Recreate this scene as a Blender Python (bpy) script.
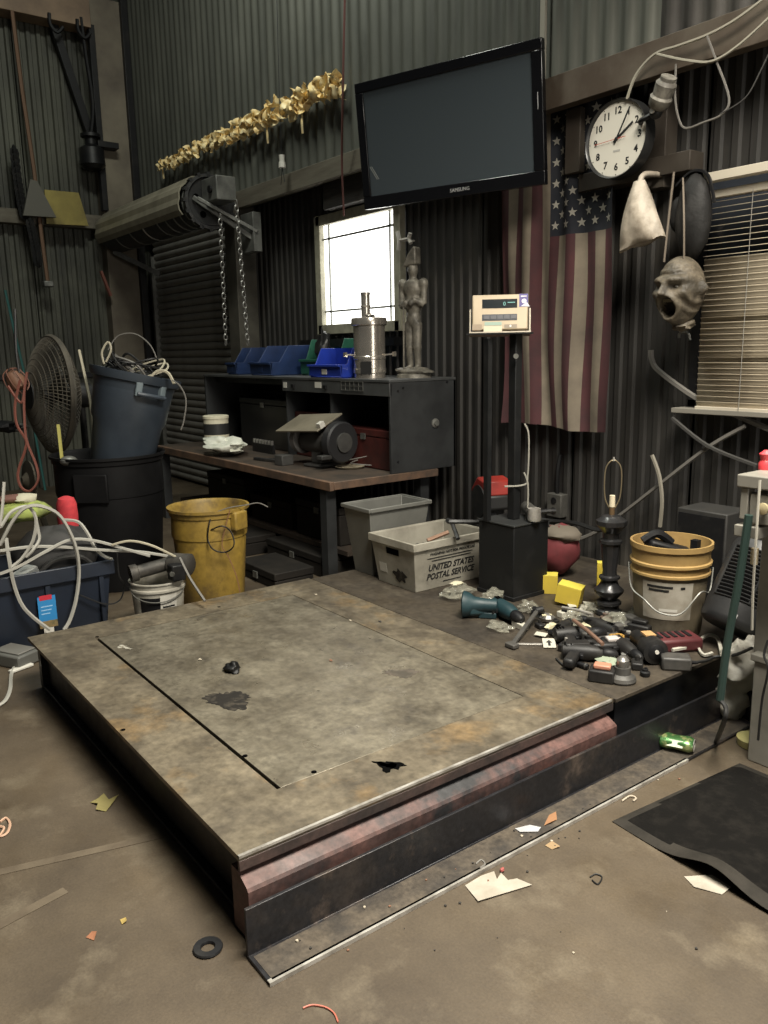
import bpy, bmesh, math, random
from mathutils import Vector, Matrix, Euler
random.seed(7)
for o in list(bpy.data.objects):
    bpy.data.objects.remove(o)
SC = bpy.context.scene
COL = SC.collection
PI = math.pi
R = math.radians

# ------------------------------------------------------------------ camera
FPX, PITCH, ROLL, AZ, CH = 813.5, 0.19668, -0.018107, 0.929016, 1.4
FW = Vector((-math.sin(AZ)*math.cos(PITCH), math.cos(AZ)*math.cos(PITCH), -math.sin(PITCH)))
_r = Vector((math.cos(AZ), math.sin(AZ), 0)); _u = _r.cross(FW)
RT = _r*math.cos(ROLL) + _u*math.sin(ROLL); UP = _u*math.cos(ROLL) - _r*math.sin(ROLL)
CAM = Vector((0, 0, CH))
cd = bpy.data.cameras.new('camera'); cam = bpy.data.objects.new('camera', cd); COL.objects.link(cam)
cd.sensor_fit = 'VERTICAL'; cd.sensor_height = 36; cd.lens = 36*FPX/1024; cd.clip_start = .02; cd.clip_end = 200
mm = Matrix((RT, UP, -FW)).transposed().to_4x4(); mm.translation = CAM
cam.matrix_world = mm
SC.camera = cam
def ray(x, y): return FW + RT*((x-384)/FPX) - UP*((y-512)/FPX)
def AZp(x, y, z): d = ray(x, y); return CAM + d*((z-CH)/d.z)     # pixel -> point at height z
def AY(x, y, Y): d = ray(x, y); return CAM + d*(Y/d.y)           # pixel -> point on plane Y
def AX(x, y, X): d = ray(x, y); return CAM + d*(X/d.x)           # pixel -> point on plane X
def AD(x, y, dist): return CAM + ray(x, y)*dist                  # pixel -> point at a depth
def depth(p): return (p-CAM).dot(FW)

# ------------------------------------------------------------------ world and light
w = bpy.data.worlds.new('world'); SC.world = w; w.use_nodes = True
w.node_tree.nodes['Background'].inputs[0].default_value = (.80, .93, 1.0, 1)
w.node_tree.nodes['Background'].inputs[1].default_value = .024
SC.view_settings.view_transform = 'Standard'; SC.view_settings.look = 'None'
SC.view_settings.gamma = 1; SC.view_settings.use_curve_mapping = False
SC.view_settings.exposure = 0.06
def area(name, loc, target, sx, sy, power, col):
    l = bpy.data.lights.new(name, 'AREA'); l.shape = 'RECTANGLE'; l.size = sx; l.size_y = sy
    l.energy = power; l.color = col
    o = bpy.data.objects.new(name, l); COL.objects.link(o); o.location = loc
    o.rotation_euler = (Vector(target)-Vector(loc)).to_track_quat('-Z', 'Y').to_euler()
    return o
area('skylight_panel', (-.42, 1.55, 4.1), (-1.0, 1.2, 0), 2.0, 1.1, 300, (1.0, .94, .82)).data.spread = R(140)
area('yard_door_daylight', (4.5, 1.6, 2.2), (-3, 2.0, .8), 2.6, 3.4, 110, (1.0, .95, .86))
area('high_bay_lamp', (-4.4, 1.9, 6.2), (-5.4, 2.3, 1.0), 1.6, .6, 135, (.97, 1.0, .89))

# ------------------------------------------------------------------ materials
MATS = {}
def mat(name, c1, rough=.6, metal=0., c2=None, scale=8., lo=.35, hi=.65, bump=0., bscale=None, detail=6., spec=.5,
        alpha=1., trans=0., emit=None, estr=0., stretch=None, c3=None, s3=2., lo3=.5, hi3=.7, rvar=0., fine=0., fs=70.):
    if name in MATS: return MATS[name]
    m = bpy.data.materials.new(name); MATS[name] = m; m.use_nodes = True
    nt = m.node_tree; N = nt.nodes; L = nt.links; b = N['Principled BSDF']
    def cc(c): return (c[0], c[1], c[2], 1)
    b.inputs['Base Color'].default_value = cc(c1)
    b.inputs['Roughness'].default_value = rough; b.inputs['Metallic'].default_value = metal
    b.inputs['Specular IOR Level'].default_value = spec
    b.inputs['Alpha'].default_value = alpha; b.inputs['Transmission Weight'].default_value = trans
    if emit: b.inputs['Emission Color'].default_value = cc(emit); b.inputs['Emission Strength'].default_value = estr
    m.diffuse_color = cc(c1)
    if c2 or bump or rvar:
        tc = N.new('ShaderNodeTexCoord'); src = tc.outputs['Object']
        if stretch:
            mp = N.new('ShaderNodeMapping'); mp.inputs['Scale'].default_value = stretch
            L.new(src, mp.inputs[0]); src = mp.outputs[0]
    def noise(s, d):
        n = N.new('ShaderNodeTexNoise'); n.inputs['Scale'].default_value = s; n.inputs['Detail'].default_value = d
        n.inputs['Roughness'].default_value = .62; L.new(src, n.inputs['Vector']); return n
    def rng(n, a, b_, t0=0., t1=1.):
        r = N.new('ShaderNodeMapRange'); r.inputs[1].default_value = a; r.inputs[2].default_value = b_
        r.inputs[3].default_value = t0; r.inputs[4].default_value = t1
        L.new(n.outputs[0], r.inputs[0]); return r
    if c2:
        n = noise(scale, detail); r = rng(n, lo, hi)
        mx = N.new('ShaderNodeMix'); mx.data_type = 'RGBA'
        mx.inputs[6].default_value = cc(c1); mx.inputs[7].default_value = cc(c2)
        L.new(r.outputs[0], mx.inputs[0]); out = mx.outputs[2]
        if c3:
            n3 = noise(s3, 8.); r3 = rng(n3, lo3, hi3)
            m3 = N.new('ShaderNodeMix'); m3.data_type = 'RGBA'; m3.inputs[7].default_value = cc(c3)
            L.new(out, m3.inputs[6]); L.new(r3.outputs[0], m3.inputs[0]); out = m3.outputs[2]
        if fine:
            nf = noise(fs, 6.); rf = rng(nf, .3, .7, 1-fine, 1+fine)
            mf = N.new('ShaderNodeMix'); mf.data_type = 'RGBA'; mf.blend_type = 'MULTIPLY'; mf.inputs[0].default_value = 1
            L.new(out, mf.inputs[6]); L.new(rf.outputs[0], mf.inputs[7]); out = mf.outputs[2]
        L.new(out, b.inputs['Base Color'])
    if rvar:
        n = noise(scale*1.7, 5.); r = rng(n, .3, .7, max(.05, rough-rvar), min(1, rough+rvar)); L.new(r.outputs[0], b.inputs['Roughness'])
    if bump:
        n = noise(bscale or scale*3, 6.); bp = N.new('ShaderNodeBump'); bp.inputs['Strength'].default_value = bump
        bp.inputs['Distance'].default_value = .01
        L.new(n.outputs[0], bp.inputs['Height']); L.new(bp.outputs[0], b.inputs['Normal'])
    return m

# ------------------------------------------------------------------ mesh helpers
def frame_from(d):
    d = Vector(d).normalized(); a = Vector((0, 0, 1)) if abs(d.z) < .95 else Vector((1, 0, 0))
    u = a.cross(d).normalized(); return u, d.cross(u)
def catmull(pts, k=6, closed=False):
    pts = [Vector(p) for p in pts]
    if len(pts) < 3 or k < 2: return pts
    out = []; n = len(pts)
    for i in range(n if closed else n-1):
        g = lambda j: pts[j % n] if closed else pts[max(0, min(n-1, j))]
        p0, p1, p2, p3 = g(i-1), g(i), g(i+1), g(i+2)
        for s in range(k):
            t = s/k
            out.append(.5*((2*p1)+(p2-p0)*t+(2*p0-5*p1+4*p2-p3)*t*t+(3*p1-p0-3*p2+p3)*t**3))
    if not closed: out.append(pts[-1])
    return out
class MB:
    def __init__(s): s.v = []; s.f = []; s.mi = []; s.cur = 0
    def add(s, vs, fs, M=None):
        o = len(s.v)
        for p in vs: s.v.append(M @ Vector(p) if M is not None else Vector(p))
        for f in fs: s.f.append(tuple(i+o for i in f)); s.mi.append(s.cur)
        return s
    def box(s, x0, x1, y0, y1, z0, z1, M=None):
        return s.add([(x0,y0,z0),(x1,y0,z0),(x1,y1,z0),(x0,y1,z0),(x0,y0,z1),(x1,y0,z1),(x1,y1,z1),(x0,y1,z1)],
                     [(0,3,2,1),(4,5,6,7),(0,1,5,4),(1,2,6,5),(2,3,7,6),(3,0,4,7)], M)
    def cb(s, c, sz, M=None):
        c = Vector(c); h = Vector(sz)/2
        return s.box(c.x-h.x, c.x+h.x, c.y-h.y, c.y+h.y, c.z-h.z, c.z+h.z, M)
    def bar(s, a, b, w, h, upv=(0, 0, 1)):
        a = Vector(a); b = Vector(b); d = (b-a); L = d.length; d.normalize()
        upv = Vector(upv); sd = d.cross(upv)
        if sd.length < 1e-4: sd = d.cross(Vector((1, 0, 0)))
        sd.normalize(); u = sd.cross(d)
        M = Matrix((d, sd, u)).transposed().to_4x4(); M.translation = a
        return s.box(0, L, -w/2, w/2, -h/2, h/2, M)
    def tube(s, pts, r, n=6, k=5, closed=False, caps=True):
        P = catmull(pts, k, closed); m = len(P); vs = []; fs = []
        u = None
        for i, p in enumerate(P):
            d = (P[(i+1) % m]-P[i-1]) if closed else (P[min(m-1, i+1)]-P[max(0, i-1)])
            if d.length < 1e-9: d = Vector((0, 0, 1))
            d.normalize()
            if u is None: u, v = frame_from(d)
            else:
                u = (u-d*u.dot(d))
                if u.length < 1e-6: u, v = frame_from(d)
                u.normalize(); v = d.cross(u)
            rr = r(i/(m-1)) if callable(r) else r
            for j in range(n):
                a = 2*PI*j/n; vs.append(p+(u*math.cos(a)+v*math.sin(a))*rr)
        for i in range(m if closed else m-1):
            i2 = (i+1) % m
            for j in range(n): fs.append((i*n+j, i*n+(j+1) % n, i2*n+(j+1) % n, i2*n+j))
        if caps and not closed:
            fs.append(tuple(range(n-1, -1, -1))); fs.append(tuple((m-1)*n+j for j in range(n)))
        return s.add(vs, fs)
    def cyl(s, a, b, r0, r1=None, n=16):
        r1 = r0 if r1 is None else r1
        a = Vector(a); b = Vector(b); u, v = frame_from(b-a); vs = []
        for p, r in ((a, r0), (b, r1)):
            for j in range(n): t = 2*PI*j/n; vs.append(p+(u*math.cos(t)+v*math.sin(t))*r)
        return s.add(vs, [(j, (j+1) % n, n+(j+1) % n, n+j) for j in range(n)]+[tuple(range(n-1, -1, -1)), tuple(range(n, 2*n))])
    def lathe(s, prof, n=24, M=None, sy=1., cap0=True, cap1=True):
        vs = []; fs = []; m = len(prof)
        for r, z in prof:
            for j in range(n): t = 2*PI*j/n; vs.append((r*math.cos(t), r*math.sin(t)*sy, z))
        for i in range(m-1):
            for j in range(n): fs.append((i*n+j, i*n+(j+1) % n, (i+1)*n+(j+1) % n, (i+1)*n+j))
        if cap0: fs.append(tuple(range(n-1, -1, -1)))
        if cap1: fs.append(tuple((m-1)*n+j for j in range(n)))
        return s.add(vs, fs, M)
    def ell(s, c, rad, n=14, M=None):
        T = Matrix.Translation(Vector(c)); 
        if M is not None: T = M @ T
        k = n//2; prof = [(max(1e-4, math.sin(PI*i/k)), -math.cos(PI*i/k)) for i in range(k+1)]
        S = Matrix.Diagonal((rad[0], rad[1], rad[2], 1))
        return s.lathe(prof, n, T @ S)
    def prism(s, poly, z0, z1, M=None):
        n = len(poly)
        return s.add([(x, y, z0) for x, y in poly]+[(x, y, z1) for x, y in poly],
                     [tuple(range(n-1, -1, -1)), tuple(range(n, 2*n))]+[(i, (i+1) % n, n+(i+1) % n, n+i) for i in range(n)], M)
    def grid(s, fn, nu, nv, t=0.):
        vs = [Vector(fn(i/nu, j/nv)) for i in range(nu+1) for j in range(nv+1)]
        q = lambda i, j: i*(nv+1)+j
        fs = [(q(i, j), q(i+1, j), q(i+1, j+1), q(i, j+1)) for i in range(nu) for j in range(nv)]
        return s.add(vs, fs)
def wm(o):
    m = o.matrix_basis.copy()
    return wm(o.parent) @ o.matrix_parent_inverse @ m if o.parent else m
def build(mb, name, mats, parent=None, world=False, smooth=True, ang=38, bevel=0., solid=0., sub=0, remesh=0., M=None):
    """link the collected shapes as ONE mesh object; world=True: vertices are world coordinates"""
    me = bpy.data.meshes.new(name)
    vs = mb.v
    if M is not None: vs = [M @ p for p in vs]
    if world and parent is not None:
        inv = wm(parent).inverted(); vs = [inv @ p for p in vs]
    loc = Vector((0, 0, 0))
    if world and parent is None:
        xs = [p.x for p in vs]; ys = [p.y for p in vs]; zs = [p.z for p in vs]
        loc = Vector(((min(xs)+max(xs))/2, (min(ys)+max(ys))/2, min(zs))); vs = [p-loc for p in vs]
    me.from_pydata([tuple(p) for p in vs], [], mb.f)
    for m_ in (mats if isinstance(mats, (list, tuple)) else [mats]): me.materials.append(m_)
    if any(mb.mi): me.polygons.foreach_set('material_index', mb.mi)
    me.update(); me.validate()
    if solid == 0 and remesh == 0:
        bm = bmesh.new(); bm.from_mesh(me); bmesh.ops.recalc_face_normals(bm, faces=bm.faces); bm.to_mesh(me); bm.free()
    if smooth:
        me.shade_smooth()
        if not remesh: me.set_sharp_from_angle(angle=R(ang))
    o = bpy.data.objects.new(name, me); COL.objects.link(o)
    if parent is not None: o.parent = parent
    o.location = loc
    if remesh:
        q = o.modifiers.new('r', 'REMESH'); q.mode = 'VOXEL'; q.voxel_size = remesh; q.use_smooth_shade = True
        q = o.modifiers.new('s', 'SMOOTH'); q.iterations = 3; q.factor = .5
    if solid: q = o.modifiers.new('t', 'SOLIDIFY'); q.thickness = solid; q.offset = 0
    if bevel: q = o.modifiers.new('b', 'BEVEL'); q.width = bevel; q.segments = 2; q.limit_method = 'ANGLE'; q.angle_limit = R(40)
    if sub: q = o.modifiers.new('u', 'SUBSURF'); q.levels = sub; q.render_levels = sub
    return o
def tag(o, label, cat, group=None):
    o['label'] = label; o['category'] = cat
    if group: o['group'] = group
    return o
def thing(name, label, cat, loc=(0, 0, 0), rz=0., group=None, rot=None):
    o = bpy.data.objects.new(name, None); COL.objects.link(o); o.empty_display_size = .05
    o.location = loc; o.rotation_euler = rot if rot is not None else (0, 0, rz)
    return tag(o, label, cat, group)
def struct(o): o['kind'] = 'structure'; return o
def text(body, size, name, m, parent, M, ext=.0006, align='CENTER', shear=0., bold=0., sx=1.):
    c = bpy.data.curves.new(name, 'FONT'); c.body = body; c.size = size; c.align_x = align; c.align_y = 'CENTER'
    c.extrude = ext; c.shear = shear; c.offset = bold; c.resolution_u = 2
    t = bpy.data.objects.new(name+'_curve', c); COL.objects.link(t)
    dg = bpy.context.evaluated_depsgraph_get(); dg.update()
    me = bpy.data.meshes.new_from_object(t.evaluated_get(dg)); me.name = name
    bpy.data.objects.remove(t); bpy.data.curves.remove(c)
    me.transform(M @ Matrix.Diagonal((sx, 1, 1, 1))); me.materials.clear(); me.materials.append(m)
    o = bpy.data.objects.new(name, me); COL.objects.link(o)
    if parent is not None: o.parent = parent
    return o
def basis(xa, ya, za, loc):
    m = Matrix((Vector(xa), Vector(ya), Vector(za))).transposed().to_4x4(); m.translation = Vector(loc); return m
def Rz(a): return Matrix.Rotation(a, 4, 'Z')
def Rx(a): return Matrix.Rotation(a, 4, 'X')
def Ry(a): return Matrix.Rotation(a, 4, 'Y')
def T(x, y=None, z=None): return Matrix.Translation(Vector(x) if y is None else Vector((x, y, z)))
def dup(root):
    c = root.copy(); COL.objects.link(c)
    for ch in list(root.children):
        k = ch.copy(); COL.objects.link(k); k.parent = c
        for g in list(ch.children):
            q = g.copy(); COL.objects.link(q); q.parent = k
    return c
def wad(mb, c, rad, seed, n=16, amp=.35, M=None, f=1.0):
    """a crumpled closed lump (plastic bag, rag)"""
    rnd = random.Random(seed); k = n//2; c = Vector(c)
    ph = [(rnd.uniform(1, 4)*f, rnd.uniform(1, 4)*f, rnd.uniform(0, 6), rnd.uniform(0, 6)) for _ in range(6)]
    vs = []; fs = []
    for i in range(k+1):
        th = PI*i/k
        for j in range(n):
            a = 2*PI*j/n
            q = 1+amp*sum(math.sin(A*th*2+p)*math.cos(round(B)*a+p2) for A, B, p, p2 in ph)/3.2 + (rnd.random()-.5)*amp*.7
            st = max(math.sin(th), .02)
            vs.append(c+Vector((rad[0]*st*math.cos(a)*q, rad[1]*st*math.sin(a)*q, -rad[2]*math.cos(th)*(q if 0 < i < k else 1))))
    for i in range(k):
        for j in range(n): fs.append((i*n+j, i*n+(j+1) % n, (i+1)*n+(j+1) % n, (i+1)*n+j))
    fs.append(tuple(range(n-1, -1, -1))); fs.append(tuple(k*n+j for j in range(n)))
    return mb.add(vs, fs, M)
# ------------------------------------------------------------------ palette
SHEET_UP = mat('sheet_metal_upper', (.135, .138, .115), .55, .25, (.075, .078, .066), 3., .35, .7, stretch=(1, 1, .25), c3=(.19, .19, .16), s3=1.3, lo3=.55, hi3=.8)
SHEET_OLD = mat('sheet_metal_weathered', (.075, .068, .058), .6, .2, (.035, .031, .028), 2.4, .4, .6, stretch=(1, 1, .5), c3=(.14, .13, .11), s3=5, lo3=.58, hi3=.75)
SHEET_LOW = mat('sheet_metal_lower', (.045, .042, .038), .6, .2, (.022, .021, .02), 2.2, .35, .65, stretch=(1, 1, .35), c3=(.075, .067, .055), s3=4, lo3=.55, hi3=.75)  # lower back wall sheets, darker than the upper ones
SHEET_LEFT = mat('sheet_metal_left', (.11, .112, .085), .6, .2, (.035, .035, .03), 1.1, .38, .62, stretch=(1, 1, .4), c3=(.15, .15, .115), s3=3, lo3=.55, hi3=.8)
CONC = mat('concrete', (.098, .074, .047), .6, 0, (.048, .035, .022), 2.0, .34, .66, bump=.10, bscale=60, c3=(.128, .103, .070), s3=5.0, lo3=.54, hi3=.74, detail=9, rvar=.18, fine=.16, fs=150)
GIRT = mat('girt_wood', (.16, .145, .11), .75, 0, (.09, .075, .055), 4, .35, .7, bump=.2, stretch=(.4, 1, 3))
GIRT_DK = mat('rail_dark', (.035, .026, .019), .7, .1, (.06, .05, .038), 3, .4, .7)
GIRT_RUST = mat('girt_rusty', (.065, .046, .031), .7, .1, (.12, .10, .075), 3, .4, .7, bump=.15)
COLUMN = mat('column_paint', (.22, .19, .14), .65, .1, (.11, .09, .07), 2, .35, .7)
BLACKM = mat('black_metal', (.012, .012, .013), .45, .3, (.03, .028, .026), 6, .5, .75)
DECK = mat('worn_steel_plate', (.20, .168, .118), .46, .35, (.10, .083, .06), 5.2, .38, .60, bump=.05, bscale=60, c3=(.25, .17, .085), s3=4.1, lo3=.54, hi3=.72, rvar=.16, detail=10, fine=.30, fs=38)
DECK2 = mat('worn_steel_inset', (.225, .20, .15), .40, .4, (.125, .108, .08), 5.4, .34, .64, bump=.05, bscale=70, c3=(.085, .075, .06), s3=7.5, lo3=.56, hi3=.72, rvar=.18, detail=10, fine=.30, fs=42)
DECK3 = mat('grimy_steel_plate', (.082, .066, .047), .55, .25, (.044, .036, .028), 4, .35, .62, bump=.06, bscale=50, c3=(.13, .11, .08), s3=6, lo3=.6, hi3=.8, rvar=.14, fine=.3, fs=40)
EDGE = mat('bare_steel_edge', (.52, .50, .46), .35, .45, (.26, .24, .21), 14, .4, .65)
RUST = mat('red_rust_beam', (.135, .070, .060), .55, .2, (.065, .042, .038), 4.5, .38, .62, bump=.08, c3=(.03, .03, .032), s3=3.4, lo3=.50, hi3=.62, rvar=.15, fine=.35, fs=45)
SKIRT = mat('black_shaded_steel', (.016, .017, .02), .42, .3, (.05, .046, .042), 5, .52, .74, bump=.06, rvar=.12)  # black steel, kept near black so the shaded side face stays dark
VOID = mat('unlit_recess', (.003, .003, .003), .95, spec=0.)

YW = 3.72      # lower back wall
YU = 3.56      # upper back sheets
XL = -9.25     # left wall
ZG = 2.72      # girt

# ------------------------------------------------------------------ floor
mb = MB(); mb.box(-9.5, 5, -7, YW+.02, -.12, 0)
floor = struct(build(mb, 'floor', CONC, world=False))
# floor slab joints: two shallow scored strips
JOINT = mat('slab_joint', (.05, .042, .033), .8)
for (a, b) in (((0, 872), (150, 838)), ((0, 925), (60, 893))):
    p, q = AZp(*a, .0012), AZp(*b, .0012); q2 = p+(q-p)*3
    mb = MB(); mb.bar(p-(q-p)*1.5, q+(q-p)*.1, .03, .0016)
    o = build(mb, 'slab_joint', mat('slab_joint_dust', (.118, .093, .062), .8, 0, (.075, .056, .036), 9), floor, world=True)

# ------------------------------------------------------------------ corrugated walls: every sheet its own piece
def corr_sheet(width, z0, z1, pitch, dep, kind='trap'):
    """sheet along +x, ribs standing towards -y"""
    pts = []; n = max(1, round(width/pitch))
    for i in range(n):
        x = i*width/n; p = width/n
        if kind == 'trap': prof = ((0, 0), (.30, 0), (.42, -dep), (.76, -dep), (.88, 0))
        else: prof = tuple((t/8, -dep*.5*(1-math.cos(2*PI*t/8))) for t in range(8))
        for t, y in prof: pts.append((x+t*p, y))
    pts.append((width+.012, 0))
    mb = MB(); m = len(pts); zs = [z0, z1]
    vs = [(x, y, z) for z in zs for x, y in pts]
    mb.add(vs, [(j, j+1, m+j+1, m+j) for j in range(m-1)])
    return mb
wall_back = struct(build(MB().box(-9.5, 1.5, YW+.03, YW+.11, -.1, 6.6), 'wall_back', BLACKM, world=False))
SHW = .92
up_me = None
x = -9.9; i = 0
while x < 1.0:
    m = SHEET_UP if x < -3.2 else SHEET_OLD
    o = build(corr_sheet(SHW, ZG-.02, 6.5, .115, .028, 'sin'), 'corrugated_sheet', m, wall_back, ang=80); o.location = (x, YU, 0)
    x += SHW; i += 1
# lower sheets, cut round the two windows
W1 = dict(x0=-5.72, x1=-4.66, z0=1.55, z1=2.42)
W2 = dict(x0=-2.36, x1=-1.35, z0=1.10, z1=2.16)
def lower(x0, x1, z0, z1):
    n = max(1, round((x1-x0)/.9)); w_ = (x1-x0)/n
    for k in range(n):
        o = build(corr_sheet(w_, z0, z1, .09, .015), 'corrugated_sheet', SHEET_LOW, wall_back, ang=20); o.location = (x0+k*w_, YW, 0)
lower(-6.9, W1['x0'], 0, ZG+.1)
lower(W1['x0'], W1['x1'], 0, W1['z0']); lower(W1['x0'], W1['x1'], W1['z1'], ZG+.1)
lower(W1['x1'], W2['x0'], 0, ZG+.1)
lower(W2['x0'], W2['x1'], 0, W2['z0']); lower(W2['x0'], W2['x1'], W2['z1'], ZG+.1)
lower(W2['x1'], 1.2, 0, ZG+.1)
# left wall
wall_left = struct(build(MB().box(XL-.12, XL-.05, -7, YW+.1, -.1, 6.6), 'wall_left', BLACKM, world=False))
y = -1.2
while y < 3.5:
    for (z0, z1) in ((0, 2.78), (2.78, 6.5)):
        o = build(corr_sheet(.9, z0, z1, .1, .025), 'corrugated_sheet', SHEET_LEFT, wall_left, ang=20)
        o.location = (XL, y, 0); o.rotation_euler = (0, 0, PI/2)
        o.location = (XL, y, 0)
    y += .9
# girts, posts and beams of the frame
def girt(name, mb, m, bevel=.004): return struct(build(mb, name, m, world=True, bevel=bevel))
girt('trim_1', MB().box(-6.95, -3.30, YU-.07, YU-.015, ZG-.09, ZG+.05), GIRT)
girt('trim_2', MB().box(-3.285, 1.2, YU-.08, YU-.015, ZG-.10, ZG+.06), GIRT_RUST)
girt('trim_3', MB().box(-6.88, 1.2, YU, YW-.03, ZG-.05, ZG-.02), BLACKM)
girt('trim_4', MB().box(XL+.03, XL+.15, -3, 3.4, 2.72, 2.86), GIRT)
girt('trim_5', MB().box(XL+.03, XL+.26, -3, 3.12, AX(60, 21, XL+.26).z, AX(60, 21, XL+.26).z+.3), mat('beam_paint', (.30, .21, .135), .6, .1, (.16, .11, .075), 2))
girt('trim_6', MB().box(-3.245, -3.205, YU-.055, YU-.04, ZG+.06, 6.4), mat('strip_pale', (.3, .28, .23), .6))
# window posts / studs on the lower wall
girt("trim_7", MB().box(-2.62, -2.51, YU+.04, YW-.025, 2.15, ZG-.1), GIRT_DK)
girt('trim_8', MB().box(-3.02, -2.36, YU+.02, YW-.026, 2.20, 2.29), GIRT_DK)
girt('trim_14', MB().box(-3.10, -3.00, YU+.0, YW-.026, 2.3, ZG-.1), GIRT_DK)
# corner column: wide painted plate with a rail across, dark flange
cA = 3.10
girt('trim_9', MB().box(XL+.0, XL+.16, 3.13, 3.50, 0, 5.0), COLUMN)
girt('trim_10', MB().box(XL+.16, XL+.22, 3.46, 3.53, 0, 6.4).box(XL+.16, XL+.24, cA, cA+.06, 2.9, 4.7), BLACKM)
girt('trim_11', MB().box(XL+.15, XL+.30, cA-.02, 3.3, 3.52, 3.58), BLACKM)
girt('trim_12', MB().bar((XL+.12, 2.72, 4.9), (XL+.12, 3.3, 2.85), .05, .08), BLACKM)
# post right of the roll-up door
girt('trim_13', MB().box(-6.98, -6.78, YW-.24, YW-.04, 0, ZG-.05), mat('post_paint', (.11, .1, .078), .6, .1, (.05, .046, .038), 2.5, .4, .65))

# ------------------------------------------------------------------ platform
ZD = .2275
X0, X1, Y0, Y1 = -3.555, -1.605, .75, 2.155
I0, I1, J0, J1 = -3.352, -1.815, .985, 1.935
scale = thing('floor_scale', 'large low steel floor scale platform with worn inset plate in the foreground', 'platform scale', ((X0+X1)/2, (Y0+Y1)/2, 0))
g = .004
mb = MB()
# frame plate with an opening (holes are cut by leaving the hatch corners)
t0 = ZD-.014
ro = [(X0, Y0), (X1, Y0), (X1, Y1), (X0, Y1)]; ri = [(I0-g, J0-.013), (I1+g*.7, J0-.013), (I1+g*.7, J1+g*.6), (I0-g, J1+g*.6)]
mb.add([(x_, y_, z_) for z_ in (t0, ZD) for r__ in (ro, ri) for x_, y_ in r__],
       [f_ for k in range(4) for j in ((k+1) % 4,) for f_ in ((8+k, 8+j, 12+j, 12+k), (k, 4+k, 4+j, j), (k, j, 8+j, 8+k), (4+j, 4+k, 12+k, 12+j))])
build(mb, 'deck_plate', DECK, scale, world=True)
build(MB().box(I0, I1, J0, J1, t0, ZD-.0005), 'inset_plate', DECK2, scale, world=True, bevel=.001)
build(MB().box(X0+.06, X1-.06, Y0+.06, Y1-.06, t0-.012, t0-.001), 'under_frame', VOID, scale, world=True)
build(MB().box(X1-.006, X1+.003, Y0, Y1-.01, ZD-.006, ZD+.0006), 'bare_edge_glint', EDGE, scale, world=True)  # bare plate edge, its glint put into the pale colour
build(MB().box(X1-.008, X1+.0015, Y0, Y1, ZD-.042, t0), 'deck_lip', mat('dark_lip', (.085, .055, .048), .55, .2, (.04, .032, .03), 5, .4, .6, fine=.3), scale, world=True, bevel=.002)
# channel beam along the front: sloped shoulder, upright web
def channel(xa, ya, yb, m, nm):
    prof = [(xa-.085, 0.012), (xa, .012), (xa, .146), (xa-.006, .154), (xa-.05, .176), (xa-.085, .178)]
    mb = MB(); n = len(prof)
    mb.add([(x_, ya, z) for x_, z in prof]+[(x_, yb, z) for x_, z in prof],
           [tuple(range(n)), tuple(range(2*n-1, n-1, -1))]+[(i, (i+1) % n, n+(i+1) % n, n+i) for i in range(n)])
    return build(mb, nm, m, scale, world=True, smooth=False)
channel(-1.572, Y0+.004, Y1-.02, RUST, 'channel_beam')
# side beams: near-black colour holds the shade of this left face
mb = MB().box(X0+.03, X1-.06, Y0+.055, Y0+.07, .0, ZD-.014).box(X0+.03, X1-.06, Y0+.03, Y0+.055, .0, .02).box(X0+.03, X1-.06, Y0+.03, Y0+.055, .165, .185)
build(mb, 'side_beam', SKIRT, scale, world=True, bevel=.003)
build(MB().box(X0+.02, X0+.06, Y0+.03, Y1-.02, .01, ZD-.014), 'rear_beam', SKIRT, scale, world=True)
for (xa, ya) in ((X0+.18, Y0+.2), (X1-.22, Y0+.2), (X0+.18, Y1-.2), (X1-.22, Y1-.2)):
    build(MB().cyl((xa, ya, 0), (xa, ya, ZD-.03), .05, .05, 14), 'foot', SKIRT, scale, world=True)
# burnt holes and bolt holes in the plate
def blot(px, r, seed, z, nm, m, parent, asp=1., ry=0, n=22, jag=.35, th=.0012):
    c = AZp(*px, z); rnd = random.Random(seed); P = []
    for k in range(n):
        a = 2*PI*k/n; q = r*(1+jag*(rnd.random()-.5)+jag*.5*math.sin(3*a+seed))
        v = Rz(ry) @ Vector((q*math.cos(a), q*asp*math.sin(a), 0)); P.append((c.x+v.x, c.y+v.y))
    return build(MB().prism(P, z-.0005, z+th), nm, m, parent, world=True)
STAIN = mat('oil_stain', (.018, .016, .014), .6, 0, (.05, .043, .034), 34, .5, .62, spec=.2)
blot((229, 700), .085, 3.0, ZD, 'oil_stain', STAIN, scale, .72, .3, 60, .30, .0006)
blot((402, 673), .06, 5, ZD, 'oil_stain', mat('oil_stain_faint', (.075, .066, .052), .5, .2, (.12, .1, .08), 25, .42, .6), scale, .6, .8, 50, .4, .0005)
blot((391, 765), .042, 11, ZD, 'burnt_hole', VOID, scale, .45, .55, 26, .55)
blot((387, 767), .022, 2, ZD, 'burnt_hole', VOID, scale, 1.3, 1.4, 14, .5)
for q in ((123, 730), (245, 756), (314, 772), (219, 607), (97, 637)):
    blot(q, .008, 1, ZD, 'bolt_hole', VOID, scale, 1, 0, 10, .1)
blot((123, 647), .035, 8, ZD, 'paint_scuff', mat('scuff_pale', (.42, .40, .34), .7, .1, (.2, .18, .14), 60, .45, .55), scale, .35, .4, 26, .9, .0005)

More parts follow.
